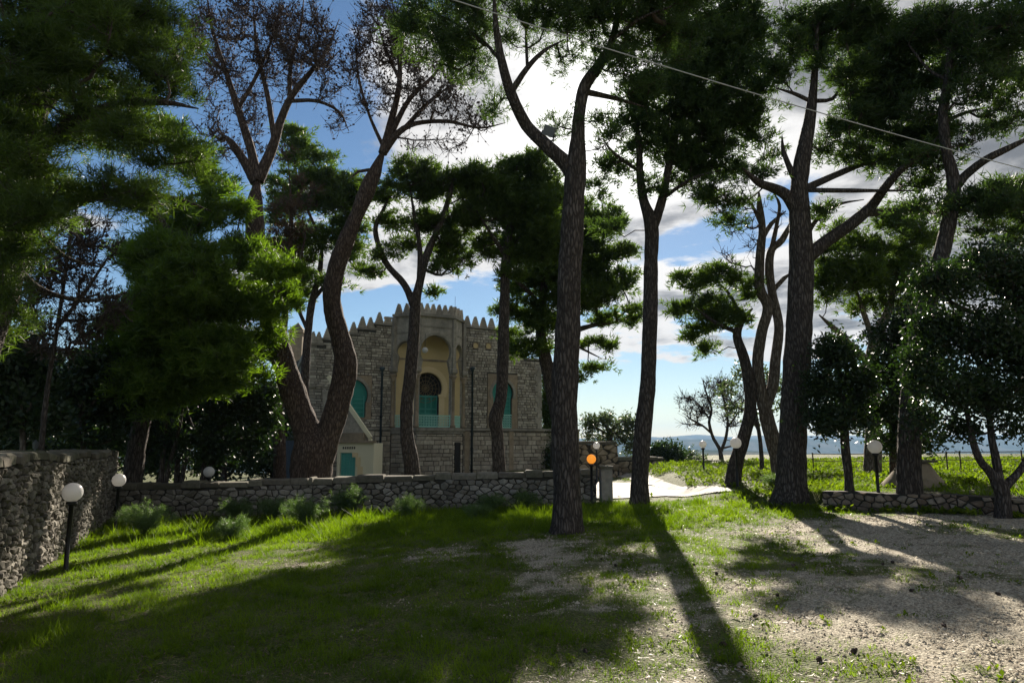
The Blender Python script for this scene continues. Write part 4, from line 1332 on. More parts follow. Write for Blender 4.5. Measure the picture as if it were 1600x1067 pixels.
exec_trees = True
def plant_trees():
    # T1 main forked pine
    b = base_at(886, 832); D = b[1]
    tree('pine_tree', 'tall forked pine with thick straight rough trunk standing alone in mid lawn', D, b,
      [[(886, 834, 44), (886, 760, 41), (882, 650, 40), (886, 540, 39), (890, 430, 37), (896, 330, 35), (900, 262, 33), (903, 215, 22), (905, 180, 20), (914, 135, 19), (938, 100, 17), (958, 60, 13, .3), (968, 0, 9, .6), (975, -60, 5, .8)],
       [(897, 272, 28), (878, 250, 24), (850, 224, 20), (822, 195, 19), (800, 150, 17, -.3), (786, 105, 14, -.5), (776, 50, 10, -.6), (770, -30, 6, -.8)],
       [(800, 142, 11, -.3), (825, 105, 9, -.4), (850, 80, 6, -.5), (882, 62, 4, -.6)],
       [(824, 108, 6, -.4), (822, 50, 5, .2), (824, -20, 3, .5)],
       [(911, 143, 11), (935, 148, 9, .2), (965, 155, 7, .4), (1007, 167, 4, .8)],
       [(786, 100, 6, -.5), (750, 60, 5, .1), (700, 30, 3, .6)], [(960, 60, 7), (1000, 30, 5, -.3), (1050, 10, 3, -.6)]],
      [(660, 30, 48, 42), (715, 55, 50, 42), (745, 115, 38, 32), (690, 92, 35, 22), (765, 15, 45, 38), (775, 165, 24, 22), (830, 15, 45, 34), (890, 30, 52, 44), (950, 45, 52, 46), (1010, 55, 52, 48), (880, 92, 26, 16), (872, 195, 18, 22), (955, 105, 42, 34), (1000, 125, 36, 34), (945, 200, 26, 34), (1045, 20, 50, 45), (810, 70, 34, 22), (640, 60, 26, 30), (1050, 70, 50, 44, .8), (730, -5, 50, 30), (985, 0, 60, 34), (905, 0, 60, 30), (700, 70, 50, 34, .8),
       (700, -60, 90, 50), (820, -60, 80, 45), (930, -60, 90, 50), (1040, -50, 70, 50)],
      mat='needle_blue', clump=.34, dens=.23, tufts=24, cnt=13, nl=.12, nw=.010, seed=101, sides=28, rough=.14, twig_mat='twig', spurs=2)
    # T2 slender pine
    b = base_at(999, 787); D = b[1]
    tree('pine_tree', 'slender greenish pine by the white path, fork high under a dense dark crown', D, b,
      [[(999, 790, 27), (1000, 740, 26), (1005, 670, 26), (1012, 600, 24), (1016, 500, 23), (1017, 420, 22), (1018, 352, 22), (1006, 315, 15), (1000, 270, 12), (998, 220, 9), (990, 160, 6)],
       [(1018, 360, 18), (1034, 315, 14), (1045, 260, 12), (1058, 200, 10, .4), (1078, 130, 7, .8)],
       [(1050, 240, 8), (1100, 190, 6, .6), (1150, 150, 4, 1)], [(1002, 270, 6), (960, 240, 5, -.5), (940, 215, 3, -.7)],
       [(1036, 310, 6), (1080, 280, 5, -.6), (1130, 265, 3, -1)]],
      [(1080, 35, 55, 48), (1140, 60, 48, 46), (1180, 115, 34, 42), (1100, 125, 65, 45), (1040, 160, 55, 45), (1178, 185, 36, 40), (1120, 205, 55, 40), (1060, 225, 50, 40), (1205, 235, 22, 26), (985, 205, 40, 34), (965, 255, 34, 26), (1125, 268, 40, 26), (1062, 285, 34, 20), (1110, 318, 22, 24), (1160, 255, 30, 26), (1135, 345, 18, 16), (1015, 290, 30, 18), (940, 300, 26, 26), (955, 350, 24, 24), (1150, 20, 60, 36), (1100, 80, 64, 44), (1010, 225, 36, 34), (1000, 140, 44, 36), (1090, 180, 60, 44), (1150, 150, 46, 44), (1165, 60, 36, 50), (1085, 250, 50, 26)],
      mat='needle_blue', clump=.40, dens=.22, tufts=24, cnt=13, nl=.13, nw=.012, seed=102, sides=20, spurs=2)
    # T3 big right pine
    b = base_at(1236, 781); D = b[1]
    tree('pine_tree', 'massive broad limbed pine with the thickest trunk right of the path', D, b,
      [[(1236, 783, 50), (1237, 740, 44), (1240, 660, 40), (1246, 560, 39), (1251, 460, 38), (1252, 400, 36), (1249, 340, 32), (1249, 290, 27), (1256, 240, 24), (1265, 190, 19), (1271, 140, 13), (1275, 80, 8), (1280, 10, 5)],
       [(1247, 330, 22), (1228, 304, 17), (1208, 294, 15), (1185, 285, 11, -.5), (1160, 262, 7, -.8)],
       [(1246, 285, 13), (1234, 262, 10), (1224, 235, 7), (1222, 212, 4)],
       [(1258, 405, 24), (1290, 378, 21), (1330, 350, 19), (1362, 322, 17), (1378, 300, 14, -.4), (1405, 268, 11, -.8), (1440, 240, 7, -1.2), (1480, 200, 5, -1.3)],
       [(1350, 334, 13), (1400, 330, 11, .5), (1450, 332, 8, .8), (1490, 322, 5, 1)],
       [(1256, 296, 13), (1300, 276, 11, .3), (1350, 255, 9, .6), (1400, 238, 6, .8), (1450, 225, 4, 1)],
       [(1254, 297, 8), (1330, 298, 7, -.4), (1430, 298, 5, -.6)],
       [(1270, 160, 7), (1240, 146, 6), (1212, 138, 4)], [(1270, 158, 7), (1300, 155, 6), (1316, 132, 5)],
       [(1256, 380, 9), (1275, 345, 7, .4), (1310, 320, 5, .7), (1350, 312, 4, 1)]],
      [(1255, 35, 45, 26), (1235, 75, 34, 26), (1300, 65, 52, 34), (1370, 60, 52, 40), (1430, 55, 48, 42), (1340, 120, 44, 30), (1400, 130, 52, 38), (1288, 102, 24, 18), (1335, 195, 48, 30), (1395, 200, 50, 34), (1380, 255, 44, 20), (1440, 265, 42, 26), (1205, 105, 24, 22), (1282, 330, 22, 16), (1290, 235, 18, 12), (1180, 270, 28, 22), (1460, 130, 40, 40), (1455, 200, 36, 30), (1345, 20, 50, 28), (1300, 30, 52, 28), (1400, 90, 56, 36), (1350, 160, 54, 30), (1320, 235, 40, 18), (1470, 60, 44, 44), (1440, 215, 46, 26), (1230, 115, 20, 24), (1380, 150, 50, 40, .8),
       (1120, 300, 34, 18), (1150, 318, 22, 16), (1420, 290, 30, 14)],
      mat='needle_blue', clump=.38, dens=.27, tufts=24, cnt=13, nl=.13, nw=.012, seed=103, sides=24, spurs=2)
    # T4 dead twisted pine
    b = base_at(1221, 768, 18.2); D = 18.2
    tree('dead_tree', 'dead twisted tree with two pale bare stems beside the massive pine', D, b,
      [[(1222, 772, 26), (1216, 720, 25), (1203, 670, 22), (1190, 620, 18), (1184, 570, 17), (1190, 520, 17), (1200, 480, 16), (1187, 450, 16), (1188, 400, 14), (1191, 360, 12), (1187, 320, 9), (1186, 300, 6)],
       [(1196, 640, 16), (1208, 600, 16), (1212, 560, 15), (1217, 510, 14), (1207, 460, 13), (1202, 420, 13), (1206, 390, 12), (1222, 375, 11), (1240, 340, 7)],
       [(1205, 392, 8), (1214, 350, 6), (1218, 320, 5), (1208, 300, 3)], [(1192, 372, 8), (1205, 350, 7), (1228, 330, 5)], [(1207, 455, 8), (1225, 435, 7), (1238, 425, 4)],
       [(1188, 350, 5), (1175, 320, 4), (1160, 300, 3)]],
      [(1160, 370, 26, 30), (1140, 395, 22, 22), (1165, 330, 26, 22), (1215, 335, 16, 18), (1180, 410, 14, 14)],
      kind='bare', bark='bark_pale', clump=.3, dens=.30, seed=104, spurs=5, twig_mat='twig_dead', cat='dead tree', sides=14)
    # T5 leaning pine left of it
    b = base_at(1143, 758); D = b[1]
    tree('pine_tree', 'leaning bent pine with rounded crown behind the lamp on the field edge', D, b,
      [[(1143, 760, 23), (1150, 725, 21), (1163, 680, 19), (1172, 640, 18), (1171, 600, 17), (1163, 560, 16), (1152, 525, 14), (1160, 500, 10), (1176, 482, 7)],
       [(1155, 520, 8), (1120, 505, 6, -.4), (1085, 480, 4, -.7)], [(1160, 500, 6), (1140, 460, 5, .4), (1110, 430, 3, .6)]],
      [(1078, 438, 30, 22), (1128, 430, 36, 22), (1172, 450, 26, 22), (1066, 488, 24, 26), (1118, 485, 38, 30), (1074, 530, 18, 16), (1108, 544, 24, 12), (1160, 500, 24, 16), (1095, 515, 22, 20)],
      xscale=1.0, depth=.7, mat='needle', clump=.30, dens=.30, tufts=22, cnt=12, nl=.13, nw=.014, seed=105, spurs=2)
    # T6 right pine, tall
    b = base_at(1420, 795); D = b[1]
    tree('pine_tree', 'tall pine with dark straight lower trunk left of the low forked tree', D, b,
      [[(1420, 797, 36), (1421, 700, 33), (1424, 620, 30), (1438, 520, 27), (1462, 430, 25), (1480, 360, 23), (1490, 290, 20), (1479, 235, 16), (1474, 180, 14), (1480, 130, 12), (1485, 80, 9), (1490, 10, 6)],
       [(1489, 300, 15), (1508, 275, 14), (1540, 250, 12, -.3), (1575, 232, 10, -.5), (1630, 205, 8, -.8)],
       [(1477, 190, 7), (1510, 176, 6, .4), (1555, 165, 4, .7)], [(1480, 125, 6), (1450, 108, 5, .3), (1420, 70, 3, .5)], [(1486, 80, 6), (1530, 50, 5, -.4), (1580, 40, 3, -.6)],
       [(1484, 320, 7), (1520, 310, 5, .5), (1570, 320, 4, .8)]],
      [(1470, 35, 50, 38), (1530, 30, 50, 42), (1590, 40, 46, 44), (1540, 90, 44, 34), (1590, 120, 38, 34), (1515, 150, 38, 26), (1560, 190, 34, 22), (1440, 165, 34, 26), (1540, 300, 50, 24), (1590, 300, 46, 30), (1430, 235, 26, 20), (1600, 360, 46, 34), (1545, 365, 34, 20), (1505, 330, 24, 16), (1630, 80, 40, 60), (1640, 320, 40, 50), (1500, 105, 46, 34), (1560, 140, 44, 34), (1520, 215, 40, 18), (1580, 185, 34, 20), (1560, 325, 54, 24), (1450, 330, 44, 24), (1600, 330, 40, 40), (1550, 60, 60, 40)],
      mat='needle_blue', clump=.36, dens=.24, tufts=22, cnt=12, nl=.12, nw=.011, seed=106, sides=22, spurs=3)
    # T17 olive lit pine behind
    b = base_at(1365, 757, 21.0); D = 21.0
    tree('pine_tree', 'pale trunked spreading pine behind the plastered mound on the terrace', D, b,
      [[(1362, 760, 26), (1364, 700, 24), (1366, 640, 22), (1362, 580, 20), (1368, 530, 17), (1390, 480, 12), (1400, 420, 8)],
       [(1362, 570, 13), (1335, 545, 11), (1305, 515, 9), (1280, 492, 6)], [(1368, 540, 10), (1350, 490, 8), (1330, 430, 5)]],
      [(1330, 430, 48, 30), (1390, 400, 46, 32), (1345, 375, 40, 20), (1400, 470, 36, 30), (1300, 400, 32, 22), (1290, 460, 26, 26), (1430, 430, 36, 36), (1350, 480, 30, 18), (1395, 340, 40, 20), (1310, 355, 22, 14), (1440, 370, 40, 28), (1420, 335, 36, 18), (1285, 425, 24, 24), (1360, 430, 44, 28)],
      mat='needle', clump=.42, dens=.26, tufts=20, cnt=12, nl=.15, nw=.016, seed=107, bark='bark_pale', spurs=2)
    # T8 low forked broadleaf at far right
    b = base_at(1568, 809); D = b[1]
    tree('broadleaf_tree', 'low forked broadleaf tree with dark glossy crown at the right edge', D, b,
      [[(1568, 811, 22), (1567, 775, 20), (1562, 757, 21), (1548, 738, 13), (1532, 720, 11), (1522, 695, 10), (1514, 660, 8), (1505, 600, 5)],
       [(1563, 760, 15), (1556, 715, 12), (1549, 680, 10), (1545, 620, 7), (1550, 540, 4)],
       [(1570, 760, 14), (1588, 742, 11), (1606, 715, 10), (1620, 660, 7), (1625, 580, 4)]],
      [(1478, 440, 50, 40), (1545, 420, 55, 42), (1600, 445, 46, 50), (1460, 520, 40, 42), (1530, 520, 62, 50), (1600, 560, 46, 50), (1480, 600, 50, 42), (1560, 615, 52, 42), (1448, 655, 30, 26), (1498, 672, 36, 22), (1590, 672, 30, 22), (1436, 575, 28, 32), (1650, 500, 50, 90), (1640, 620, 40, 50)],
      kind='leaf', mat='leaf', clump=.28, dens=.42, tufts=18, cnt=8, nl=.072, nw=.036, seed=108, flat=.9, cat='tree', spurs=1)
    # T7 small broadleaf
    b = base_at(1328, 791); D = b[1]
    tree('broadleaf_tree', 'small broadleaf tree with thin trunk right of the massive pine', D, b,
      [[(1328, 793, 15), (1326, 745, 13), (1321, 700, 13), (1318, 650, 11), (1312, 590, 7), (1305, 550, 4)], [(1319, 655, 7), (1335, 620, 6), (1345, 580, 4)], [(1320, 670, 6), (1295, 640, 5), (1280, 610, 3)]],
      [(1305, 555, 38, 30), (1287, 605, 32, 32), (1338, 600, 34, 36), (1300, 655, 36, 26), (1345, 655, 24, 20), (1272, 650, 14, 20)],
      kind='leaf', mat='leaf', clump=.27, dens=.55, tufts=18, cnt=8, nl=.075, nw=.038, seed=109, flat=.9, cat='tree', spurs=1)
    # T18 broadleaf with sun glints
    b = base_at(1396, 770, 16.5)
    tree('broadleaf_tree', 'leafy tree with sun glinting leaves above the greenish globe lamp', 16.5, b,
      [[(1396, 775, 12), (1396, 700, 11), (1394, 640, 9), (1390, 580, 6), (1392, 530, 4)], [(1395, 650, 6), (1415, 610, 4), (1420, 570, 3)], [(1394, 640, 6), (1372, 600, 4)]],
      [(1392, 530, 38, 30), (1370, 580, 34, 34), (1412, 600, 34, 36), (1385, 640, 30, 26), (1420, 655, 30, 24), (1405, 690, 26, 18), (1450, 690, 30, 18), (1440, 560, 34, 44), (1430, 500, 34, 34), (1350, 640, 26, 30), (1385, 690, 24, 18)],
      kind='leaf', mat='leaf', clump=.30, dens=.42, tufts=16, cnt=7, nl=.09, nw=.044, seed=110, flat=.9, cat='tree', spurs=1)
    # shrub by T3 (left)
    b = base_at(1185, 745, 24)
    tree('broadleaf_tree', 'loose light leaved tree seen between the leaning pine and the massive pine', 24, b,
      [[(1192, 748, 7), (1188, 690, 6), (1180, 640, 5), (1176, 590, 3)], [(1188, 680, 4), (1170, 640, 3)]],
      [(1140, 610, 18, 18), (1150, 640, 16, 16), (1165, 585, 18, 16), (1195, 600, 18, 24), (1190, 650, 16, 20), (1222, 620, 14, 30)],
      kind='leaf', mat='olive', clump=.3, dens=.2, tufts=12, cnt=6, nl=.11, nw=.055, seed=111, flat=.9, cat='tree', spurs=2)
    # T10 airy pine before the loggia
    b = base_at(642, 738, 21.5)
    tree('pine_tree', 'slim dark forked pine crossing in front of the villa loggia', 21.5, b,
      [[(648, 750, 26), (643, 725, 24), (636, 680, 20), (636, 630, 19), (641, 590, 20), (646, 530, 18), (649, 475, 17), (655, 445, 13), (667, 398, 12), (688, 350, 10), (704, 300, 7), (712, 260, 4)],
       [(648, 480, 15), (632, 445, 11), (606, 415, 10), (592, 385, 9), (587, 355, 8), (600, 325, 5), (615, 290, 4)],
       [(655, 440, 9), (656, 390, 8), (648, 340, 6), (640, 290, 4)], [(660, 420, 5), (690, 430, 4), (705, 410, 3)]],
      [(600, 300, 32, 20), (645, 265, 40, 24), (690, 285, 36, 24), (618, 345, 28, 20), (670, 345, 36, 24), (702, 375, 26, 20), (600, 395, 22, 16), (695, 420, 22, 16), (575, 425, 22, 16), (725, 325, 24, 26), (660, 300, 36, 20), (680, 460, 16, 12), (725, 410, 18, 14), (700, 395, 30, 24, .8), (720, 350, 26, 30, 1.0), (640, 380, 24, 18, .8)],
      mat='needle', clump=.34, dens=.28, tufts=18, cnt=11, nl=.13, nw=.013, seed=112, spurs=3)
    # T11
    b = base_at(779, 735, 22.0)
    tree('pine_tree', 'thin dark pine with kinked trunk before the right window of the villa', 22.0, b,
      [[(781, 750, 21), (779, 720, 20), (777, 680, 18), (774, 655, 22), (783, 620, 18), (786, 560, 18), (788, 480, 16), (791, 400, 14), (800, 340, 10), (815, 290, 6)],
       [(790, 400, 7), (770, 370, 6, -.4), (745, 330, 4, -.8)], [(791, 405, 7), (812, 370, 6, .4), (832, 330, 4, .8)]],
      [(758, 285, 40, 30), (815, 275, 42, 30), (855, 295, 30, 36), (742, 338, 28, 26), (800, 335, 46, 32), (850, 355, 28, 32), (770, 385, 32, 22), (820, 400, 34, 24), (835, 255, 30, 20), (865, 385, 34, 28), (780, 310, 44, 34), (840, 320, 40, 34), (730, 290, 24, 30), (800, 425, 22, 16)],
      mat='needle', clump=.38, dens=.28, tufts=24, cnt=12, nl=.14, nw=.015, seed=113, spurs=1)
    # T12
    b = base_at(884, 748, 27.5)
    tree('pine_tree', 'broad pine with layered crown behind the main trunk and right end of villa', 27.5, b,
      [[(886, 752, 27), (882, 700, 25), (872, 650, 24), (863, 605, 23), (852, 560, 19), (845, 520, 16), (848, 470, 13), (852, 420, 9), (856, 360, 6)],
       [(862, 600, 14), (872, 560, 12), (888, 525, 10), (920, 510, 7), (970, 503, 4)], [(848, 480, 8), (820, 450, 6, -.5), (790, 430, 4, -.8)], [(850, 430, 7), (890, 400, 5, .5), (930, 370, 4, .8)],
       [(885, 530, 5), (910, 545, 4), (940, 560, 3)]],
      [(900, 350, 54, 26), (952, 345, 30, 26), (930, 400, 46, 24), (860, 415, 44, 30), (962, 438, 38, 24), (900, 465, 54, 24), (820, 445, 34, 24), (790, 488, 24, 18), (850, 500, 38, 24), (830, 545, 34, 18), (940, 538, 34, 10), (935, 575, 28, 9), (905, 590, 18, 8), (985, 482, 18, 12), (805, 525, 22, 14), (960, 500, 40, 12), (880, 330, 50, 26), (975, 395, 20, 20), (830, 375, 44, 30), (890, 435, 56, 26), (815, 480, 30, 20), (870, 380, 44, 28)],
      mat='needle', clump=.42, dens=.24, tufts=22, cnt=11, nl=.16, nw=.018, seed=114, spurs=1)
    # T13 twin stemmed with dead tops
    b = base_at(487, 745, 19.5)
    tree('pine_tree', 'twin trunked leaning pine, both tops bare and dead, behind the yard wall', 19.5, b,
      [[(487, 770, 62), (487, 735, 62), (489, 705, 62), (480, 672, 42), (462, 625, 38), (446, 575, 36), (432, 530, 33), (415, 470, 30), (402, 400, 28), (398, 330, 27), (402, 280, 26)],
       [(497, 712, 52), (515, 672, 38), (531, 620, 36), (540, 570, 36), (531, 525, 31), (521, 490, 28), (519, 450, 28), (534, 395, 26), (558, 335, 24), (582, 278, 23), (598, 238, 20)],
       [(401, 285, 20), (380, 250, 15), (360, 222, 11), (343, 208, 7)],
       [(402, 282, 18), (392, 235, 14), (375, 180, 12), (352, 110, 8), (330, 40, 5), (322, -20, 3)],
       [(403, 282, 20), (425, 232, 16), (438, 190, 13), (456, 150, 11), (486, 112, 8), (512, 75, 5), (530, 30, 3)],
       [(428, 215, 9), (418, 150, 8), (402, 80, 6), (395, 10, 4)], [(456, 158, 7), (495, 158, 6), (530, 175, 4), (545, 205, 3)], [(452, 155, 7), (455, 100, 6), (470, 40, 4), (475, -10, 3)],
       [(372, 170, 7), (400, 120, 6), (425, 60, 4), (440, 0, 3)], [(358, 120, 6), (320, 80, 5), (295, 40, 3)],
       [(598, 240, 15), (610, 195, 12), (624, 130, 9), (622, 60, 6), (612, 0, 4)],
       [(598, 240, 13), (622, 208, 11), (650, 193, 8), (700, 190, 6), (750, 200, 4), (790, 192, 3)],
       [(608, 215, 10), (640, 155, 8), (680, 115, 5), (700, 70, 3)], [(600, 232, 7), (577, 180, 5), (560, 120, 4), (555, 60, 3)], [(624, 125, 6), (600, 70, 4), (585, 10, 3)],
       [(628, 205, 8), (670, 160, 6), (710, 130, 4)], [(590, 265, 6), (560, 268, 5), (545, 280, 3)]],
      [(325, 60, 44, 55), (395, 45, 52, 55), (465, 50, 52, 55), (515, 110, 30, 50), (355, 140, 42, 42), (440, 120, 40, 40), (530, 190, 24, 24), (330, 200, 30, 30), (395, 190, 26, 34), (360, 240, 28, 22),
       (590, 55, 38, 55), (640, 60, 44, 60), (588, 150, 34, 34), (675, 140, 52, 44), (735, 185, 46, 22), (645, 225, 26, 14), (560, 100, 22, 40), (700, 225, 36, 12)],
      kind='bare', bark='bark_red', clump=.42, dens=.56, seed=115, spurs=10, dead=.55, twig_mat='twig_dead', sides=20, cat='dead pine tree', trunk_n=2)
    # T16 mid green pine behind
    b = base_at(470, 745, 26.5)
    tree('pine_tree', 'mid green pine with dry brown sprays between the twin dead topped trunks', 26.5, b,
      [[(472, 750, 18), (474, 650, 15), (478, 560, 13), (486, 480, 11), (500, 420, 8), (505, 350, 5)], [(488, 470, 7), (520, 430, 5), (545, 390, 3)], [(482, 520, 6), (450, 440, 5), (440, 360, 3)], [(504, 380, 5), (470, 300, 4), (455, 220, 3)]],
      [(455, 225, 26, 34), (500, 290, 42, 32), (545, 325, 26, 40), (475, 380, 34, 36), (470, 440, 30, 30), (525, 370, 34, 26), (440, 290, 26, 30), (450, 330, 34, 36), (515, 440, 24, 18), (545, 390, 24, 22), (430, 400, 30, 40), (560, 420, 16, 14), (520, 300, 46, 38), (485, 240, 34, 26), (560, 300, 20, 26), (540, 360, 34, 26)],
      mat='needle', clump=.46, dens=.25, tufts=20, cnt=11, nl=.16, nw=.018, seed=116, spurs=3, twig_mat='twig_dead')
    # dry sprays tree
    b = base_at(438, 748, 25.0)
    tree('pine_tree', 'reddish trunk pine with withered brown needles left of the twin trunks', 25.0, b,
      [[(438, 755, 20), (437, 690, 18), (436, 630, 16), (440, 560, 13), (446, 480, 10), (452, 400, 8), (455, 330, 5), (450, 250, 3)], [(448, 460, 5), (470, 400, 4), (480, 350, 3)]],
      [(450, 340, 30, 44), (470, 300, 22, 30), (445, 410, 26, 36), (430, 250, 26, 26)],
      mat='dry', clump=.5, dens=.14, tufts=14, cnt=9, nl=.16, nw=.014, seed=117, bark='bark_red', spurs=6, twig_mat='twig_dead')
    # T14 near pine at left edge (upper left)
    tree('pine_tree', 'huge near pine outside the left wall with branches over the upper left', 9.3, (-7.9, 9.4),
      [[(-105, 800, 84), (-80, 660, 76), (-40, 540, 70), (-8, 450, 64), (18, 380, 58), (40, 280, 48), (55, 150, 38), (70, 20, 28), (80, -80, 16)],
       [(38, 290, 22), (90, 205, 17, -.3), (170, 168, 14, -.5), (250, 160, 10, -.6), (310, 170, 6, -.6)],
       [(22, 370, 22), (90, 330, 17, .4), (180, 300, 13, .6), (270, 310, 9, .8), (330, 330, 6, 1)],
       [(48, 200, 18), (120, 110, 14, .5), (200, 60, 10, .8), (260, 30, 6, 1)],
       [(52, 170, 14), (20, 80, 10, -.8), (0, 0, 7, -1.2)], [(10, 400, 16), (60, 450, 10, .6), (130, 470, 7, .9), (190, 460, 4, 1.1)], [(30, 330, 10), (100, 400, 8, .9), (170, 420, 5, 1.3)]],
      [(50, 25, 75, 50), (150, 40, 75, 50), (235, 45, 50, 50), (40, 120, 70, 42), (135, 130, 70, 42), (225, 130, 52, 44), (285, 130, 34, 46), (55, 205, 66, 36), (145, 215, 66, 38), (245, 235, 56, 34), (300, 250, 34, 32), (30, 275, 48, 26), (110, 285, 44, 22), (220, 305, 52, 28), (-20, 350, 50, 60), (-60, 200, 60, 120), (60, -60, 120, 50), (200, -50, 90, 50),
       (30, 330, 60, 50, -1.0), (20, 230, 60, 50, -1.1), (40, 100, 70, 60, -1.2), (130, 60, 70, 60, -.9), (180, 180, 60, 50, -.8), (250, 90, 50, 50, -.5), (-10, 450, 40, 50, -.8), (20, 400, 50, 44, -.6), (10, 500, 44, 44, .3), (110, 290, 60, 34, -.6), (200, 290, 50, 34, -.4), (60, 330, 60, 30, .3), (280, 60, 26, 50)],
      mat='needle', clump=.27, dens=.19, tufts=24, cnt=14, nl=.12, nw=.0065, seed=118, sides=24, rough=.12, spurs=2)
    # fine twig veil below it
    b = base_at(60, 760, 13.5)
    tree('bare_tree', 'leafless twiggy tree showing blue sky through its branches at far left', 13.5, b,
      [[(60, 780, 9), (66, 680, 8), (75, 600, 7), (88, 520, 6), (100, 440, 5), (110, 370, 5), (120, 320, 3)], [(90, 510, 7), (130, 460, 5), (170, 400, 3)], [(80, 560, 7), (50, 480, 5), (40, 410, 3)], [(92, 500, 6), (140, 500, 4), (185, 480, 3)]],
      [(110, 400, 60, 50), (60, 430, 40, 50), (150, 480, 40, 50), (90, 520, 50, 40), (150, 360, 40, 30), (40, 500, 30, 40)],
      kind='bare', clump=.3, dens=.55, seed=119, spurs=9, dead=.3, cat='bare tree', twig_mat='twig')
    # T14b middle mass
    b = base_at(205, 745, 18.6)
    tree('pine_tree', 'dense bushy pine with bright lit boughs left of the twin trunks', 18.6, b,
      [[(205, 765, 28), (215, 690, 26), (240, 600, 25), (262, 520, 23), (280, 440, 20), (290, 370, 18), (300, 300, 10)],
       [(264, 510, 16), (320, 480, 13, -.6), (380, 460, 10, -1), (440, 455, 6, -1.2)], [(280, 440, 14), (330, 400, 10, .4), (390, 390, 7, .6)], [(285, 400, 12), (250, 340, 8, -.6), (220, 320, 5, -.8)], [(250, 570, 14), (320, 560, 10, .4), (380, 540, 6, .6)]],
      [(300, 250, 34, 34), (275, 205, 30, 30), (335, 290, 26, 26), (350, 325, 36, 34, -1.0), (300, 340, 40, 30), (250, 360, 34, 34), (215, 400, 30, 30), (310, 405, 44, 32, -1.2), (380, 400, 38, 32), (435, 425, 34, 32, -1.2), (250, 440, 42, 34), (310, 475, 58, 38), (380, 480, 54, 34, -1), (440, 470, 34, 32), (240, 510, 46, 36), (310, 540, 60, 36), (380, 545, 48, 30), (220, 565, 40, 30), (290, 595, 54, 28), (365, 590, 44, 24), (425, 520, 22, 24), (190, 480, 24, 30), (190, 600, 34, 30), (240, 400, 50, 40, -1.5), (250, 500, 50, 50, -1.6), (300, 440, 60, 50, -1.6), (240, 600, 50, 50, -1.4), (330, 560, 60, 50, -1.5), (180, 540, 34, 40, -1)],
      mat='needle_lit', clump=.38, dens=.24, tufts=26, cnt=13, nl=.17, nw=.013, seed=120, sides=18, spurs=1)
    # T15 dark broadleaf grove
    for i, (px, D, cr, lab) in enumerate((
        (252, 20.5, [(200, 640, 36, 34), (240, 625, 40, 34), (225, 690, 34, 28), (265, 680, 28, 26), (180, 690, 26, 24)], 'dark broadleaf tree right of the wall corner, leftmost of three behind the yard wall'),
        (276, 22.5, [(280, 620, 40, 34), (310, 660, 40, 34), (275, 700, 24, 18), (310, 610, 34, 30)], 'dark broadleaf tree with several thin stems, middle of three behind the yard wall'),
        (318, 21.0, [(350, 620, 40, 34), (395, 640, 34, 36), (345, 680, 40, 30), (392, 690, 28, 26), (420, 615, 20, 28), (425, 660, 14, 20), (330, 715, 30, 12), (395, 722, 18, 10)], 'broadleaf tree with sun glinting leaf edges, beside the twin trunked pine'))):
        b = base_at(px, 748, D)
        tree('broadleaf_tree', lab, D, b,
          [[(px, 765, 9), (px + 1, 730, 8), (px + 4, 690, 7), (px + 8, 650, 6), (px + 12, 610, 4)], [(px + 6, 760, 7), (px + 14, 720, 6), (px + 28, 670, 5), (px + 36, 620, 3)], [(px - 2, 700, 5), (px - 20, 660, 4), (px - 28, 630, 3)]],
          cr, kind='leaf', mat='leaf', clump=.34, dens=.40, tufts=17, cnt=7, nl=.12, nw=.06, seed=121 + i, flat=.9, cat='tree', spurs=1)
    # far-left dark trees behind the boundary wall
    for i, (px, D, cr, lab, bk, w) in enumerate((
        (34, 15.0, [(20, 560, 50, 40), (60, 600, 44, 36), (10, 640, 44, 36), (70, 650, 40, 30), (-30, 580, 40, 80)], 'dark leafy tree with slim pale trunk behind the tall left wall', 'bark_pale', 9),
        (130, 17.0, [(110, 590, 44, 34), (160, 570, 36, 34), (140, 640, 44, 34), (190, 620, 28, 30), (110, 680, 34, 22), (165, 690, 28, 20)], 'dark leafy tree near the corner of the tall left wall', 'bark', 11),
        (85, 22.0, [(60, 680, 50, 30), (130, 700, 50, 26), (0, 690, 50, 30), (60, 620, 60, 36), (190, 690, 30, 26)], 'dark leafy tree deep in shade behind the tall left wall', 'bark', 10))):
        b = base_at(px, 748, D)
        tree('broadleaf_tree', lab, D, b,
          [[(px, 765, w), (px + 1, 700, w - 1), (px - 2, 650, w - 2), (px - 3, 600, w - 4), (px, 570, 3)], [(px, 660, 5), (px + 20, 620, 4)]],
          cr, kind='leaf', mat='leaf', clump=.36, dens=.30, tufts=16, cnt=7, nl=.12, nw=.06, seed=131 + i, flat=.9, cat='tree', bark=bk, spurs=1)
    # olive tree, bush, bare tree at the viewpoint
    tree('olive_tree', 'rounded olive tree showing over the tall tan wall', 32.0, base_at(952, 700, 32.0),
      [[(953, 720, 11), (952, 690, 10), (952, 672, 8), (940, 660, 5)], [(952, 676, 6), (966, 662, 4)], [(951, 680, 5), (932, 668, 3)]],
      [(928, 662, 20, 14), (952, 658, 20, 14), (978, 658, 18, 14), (918, 680, 12, 8), (975, 680, 22, 14), (985, 700, 16, 12), (935, 683, 20, 7), (990, 670, 10, 12)],
      kind='leaf', mat='olive', clump=.34, dens=.32, tufts=14, cnt=6, nl=.13, nw=.05, seed=141, flat=.9, cat='olive tree', spurs=2)
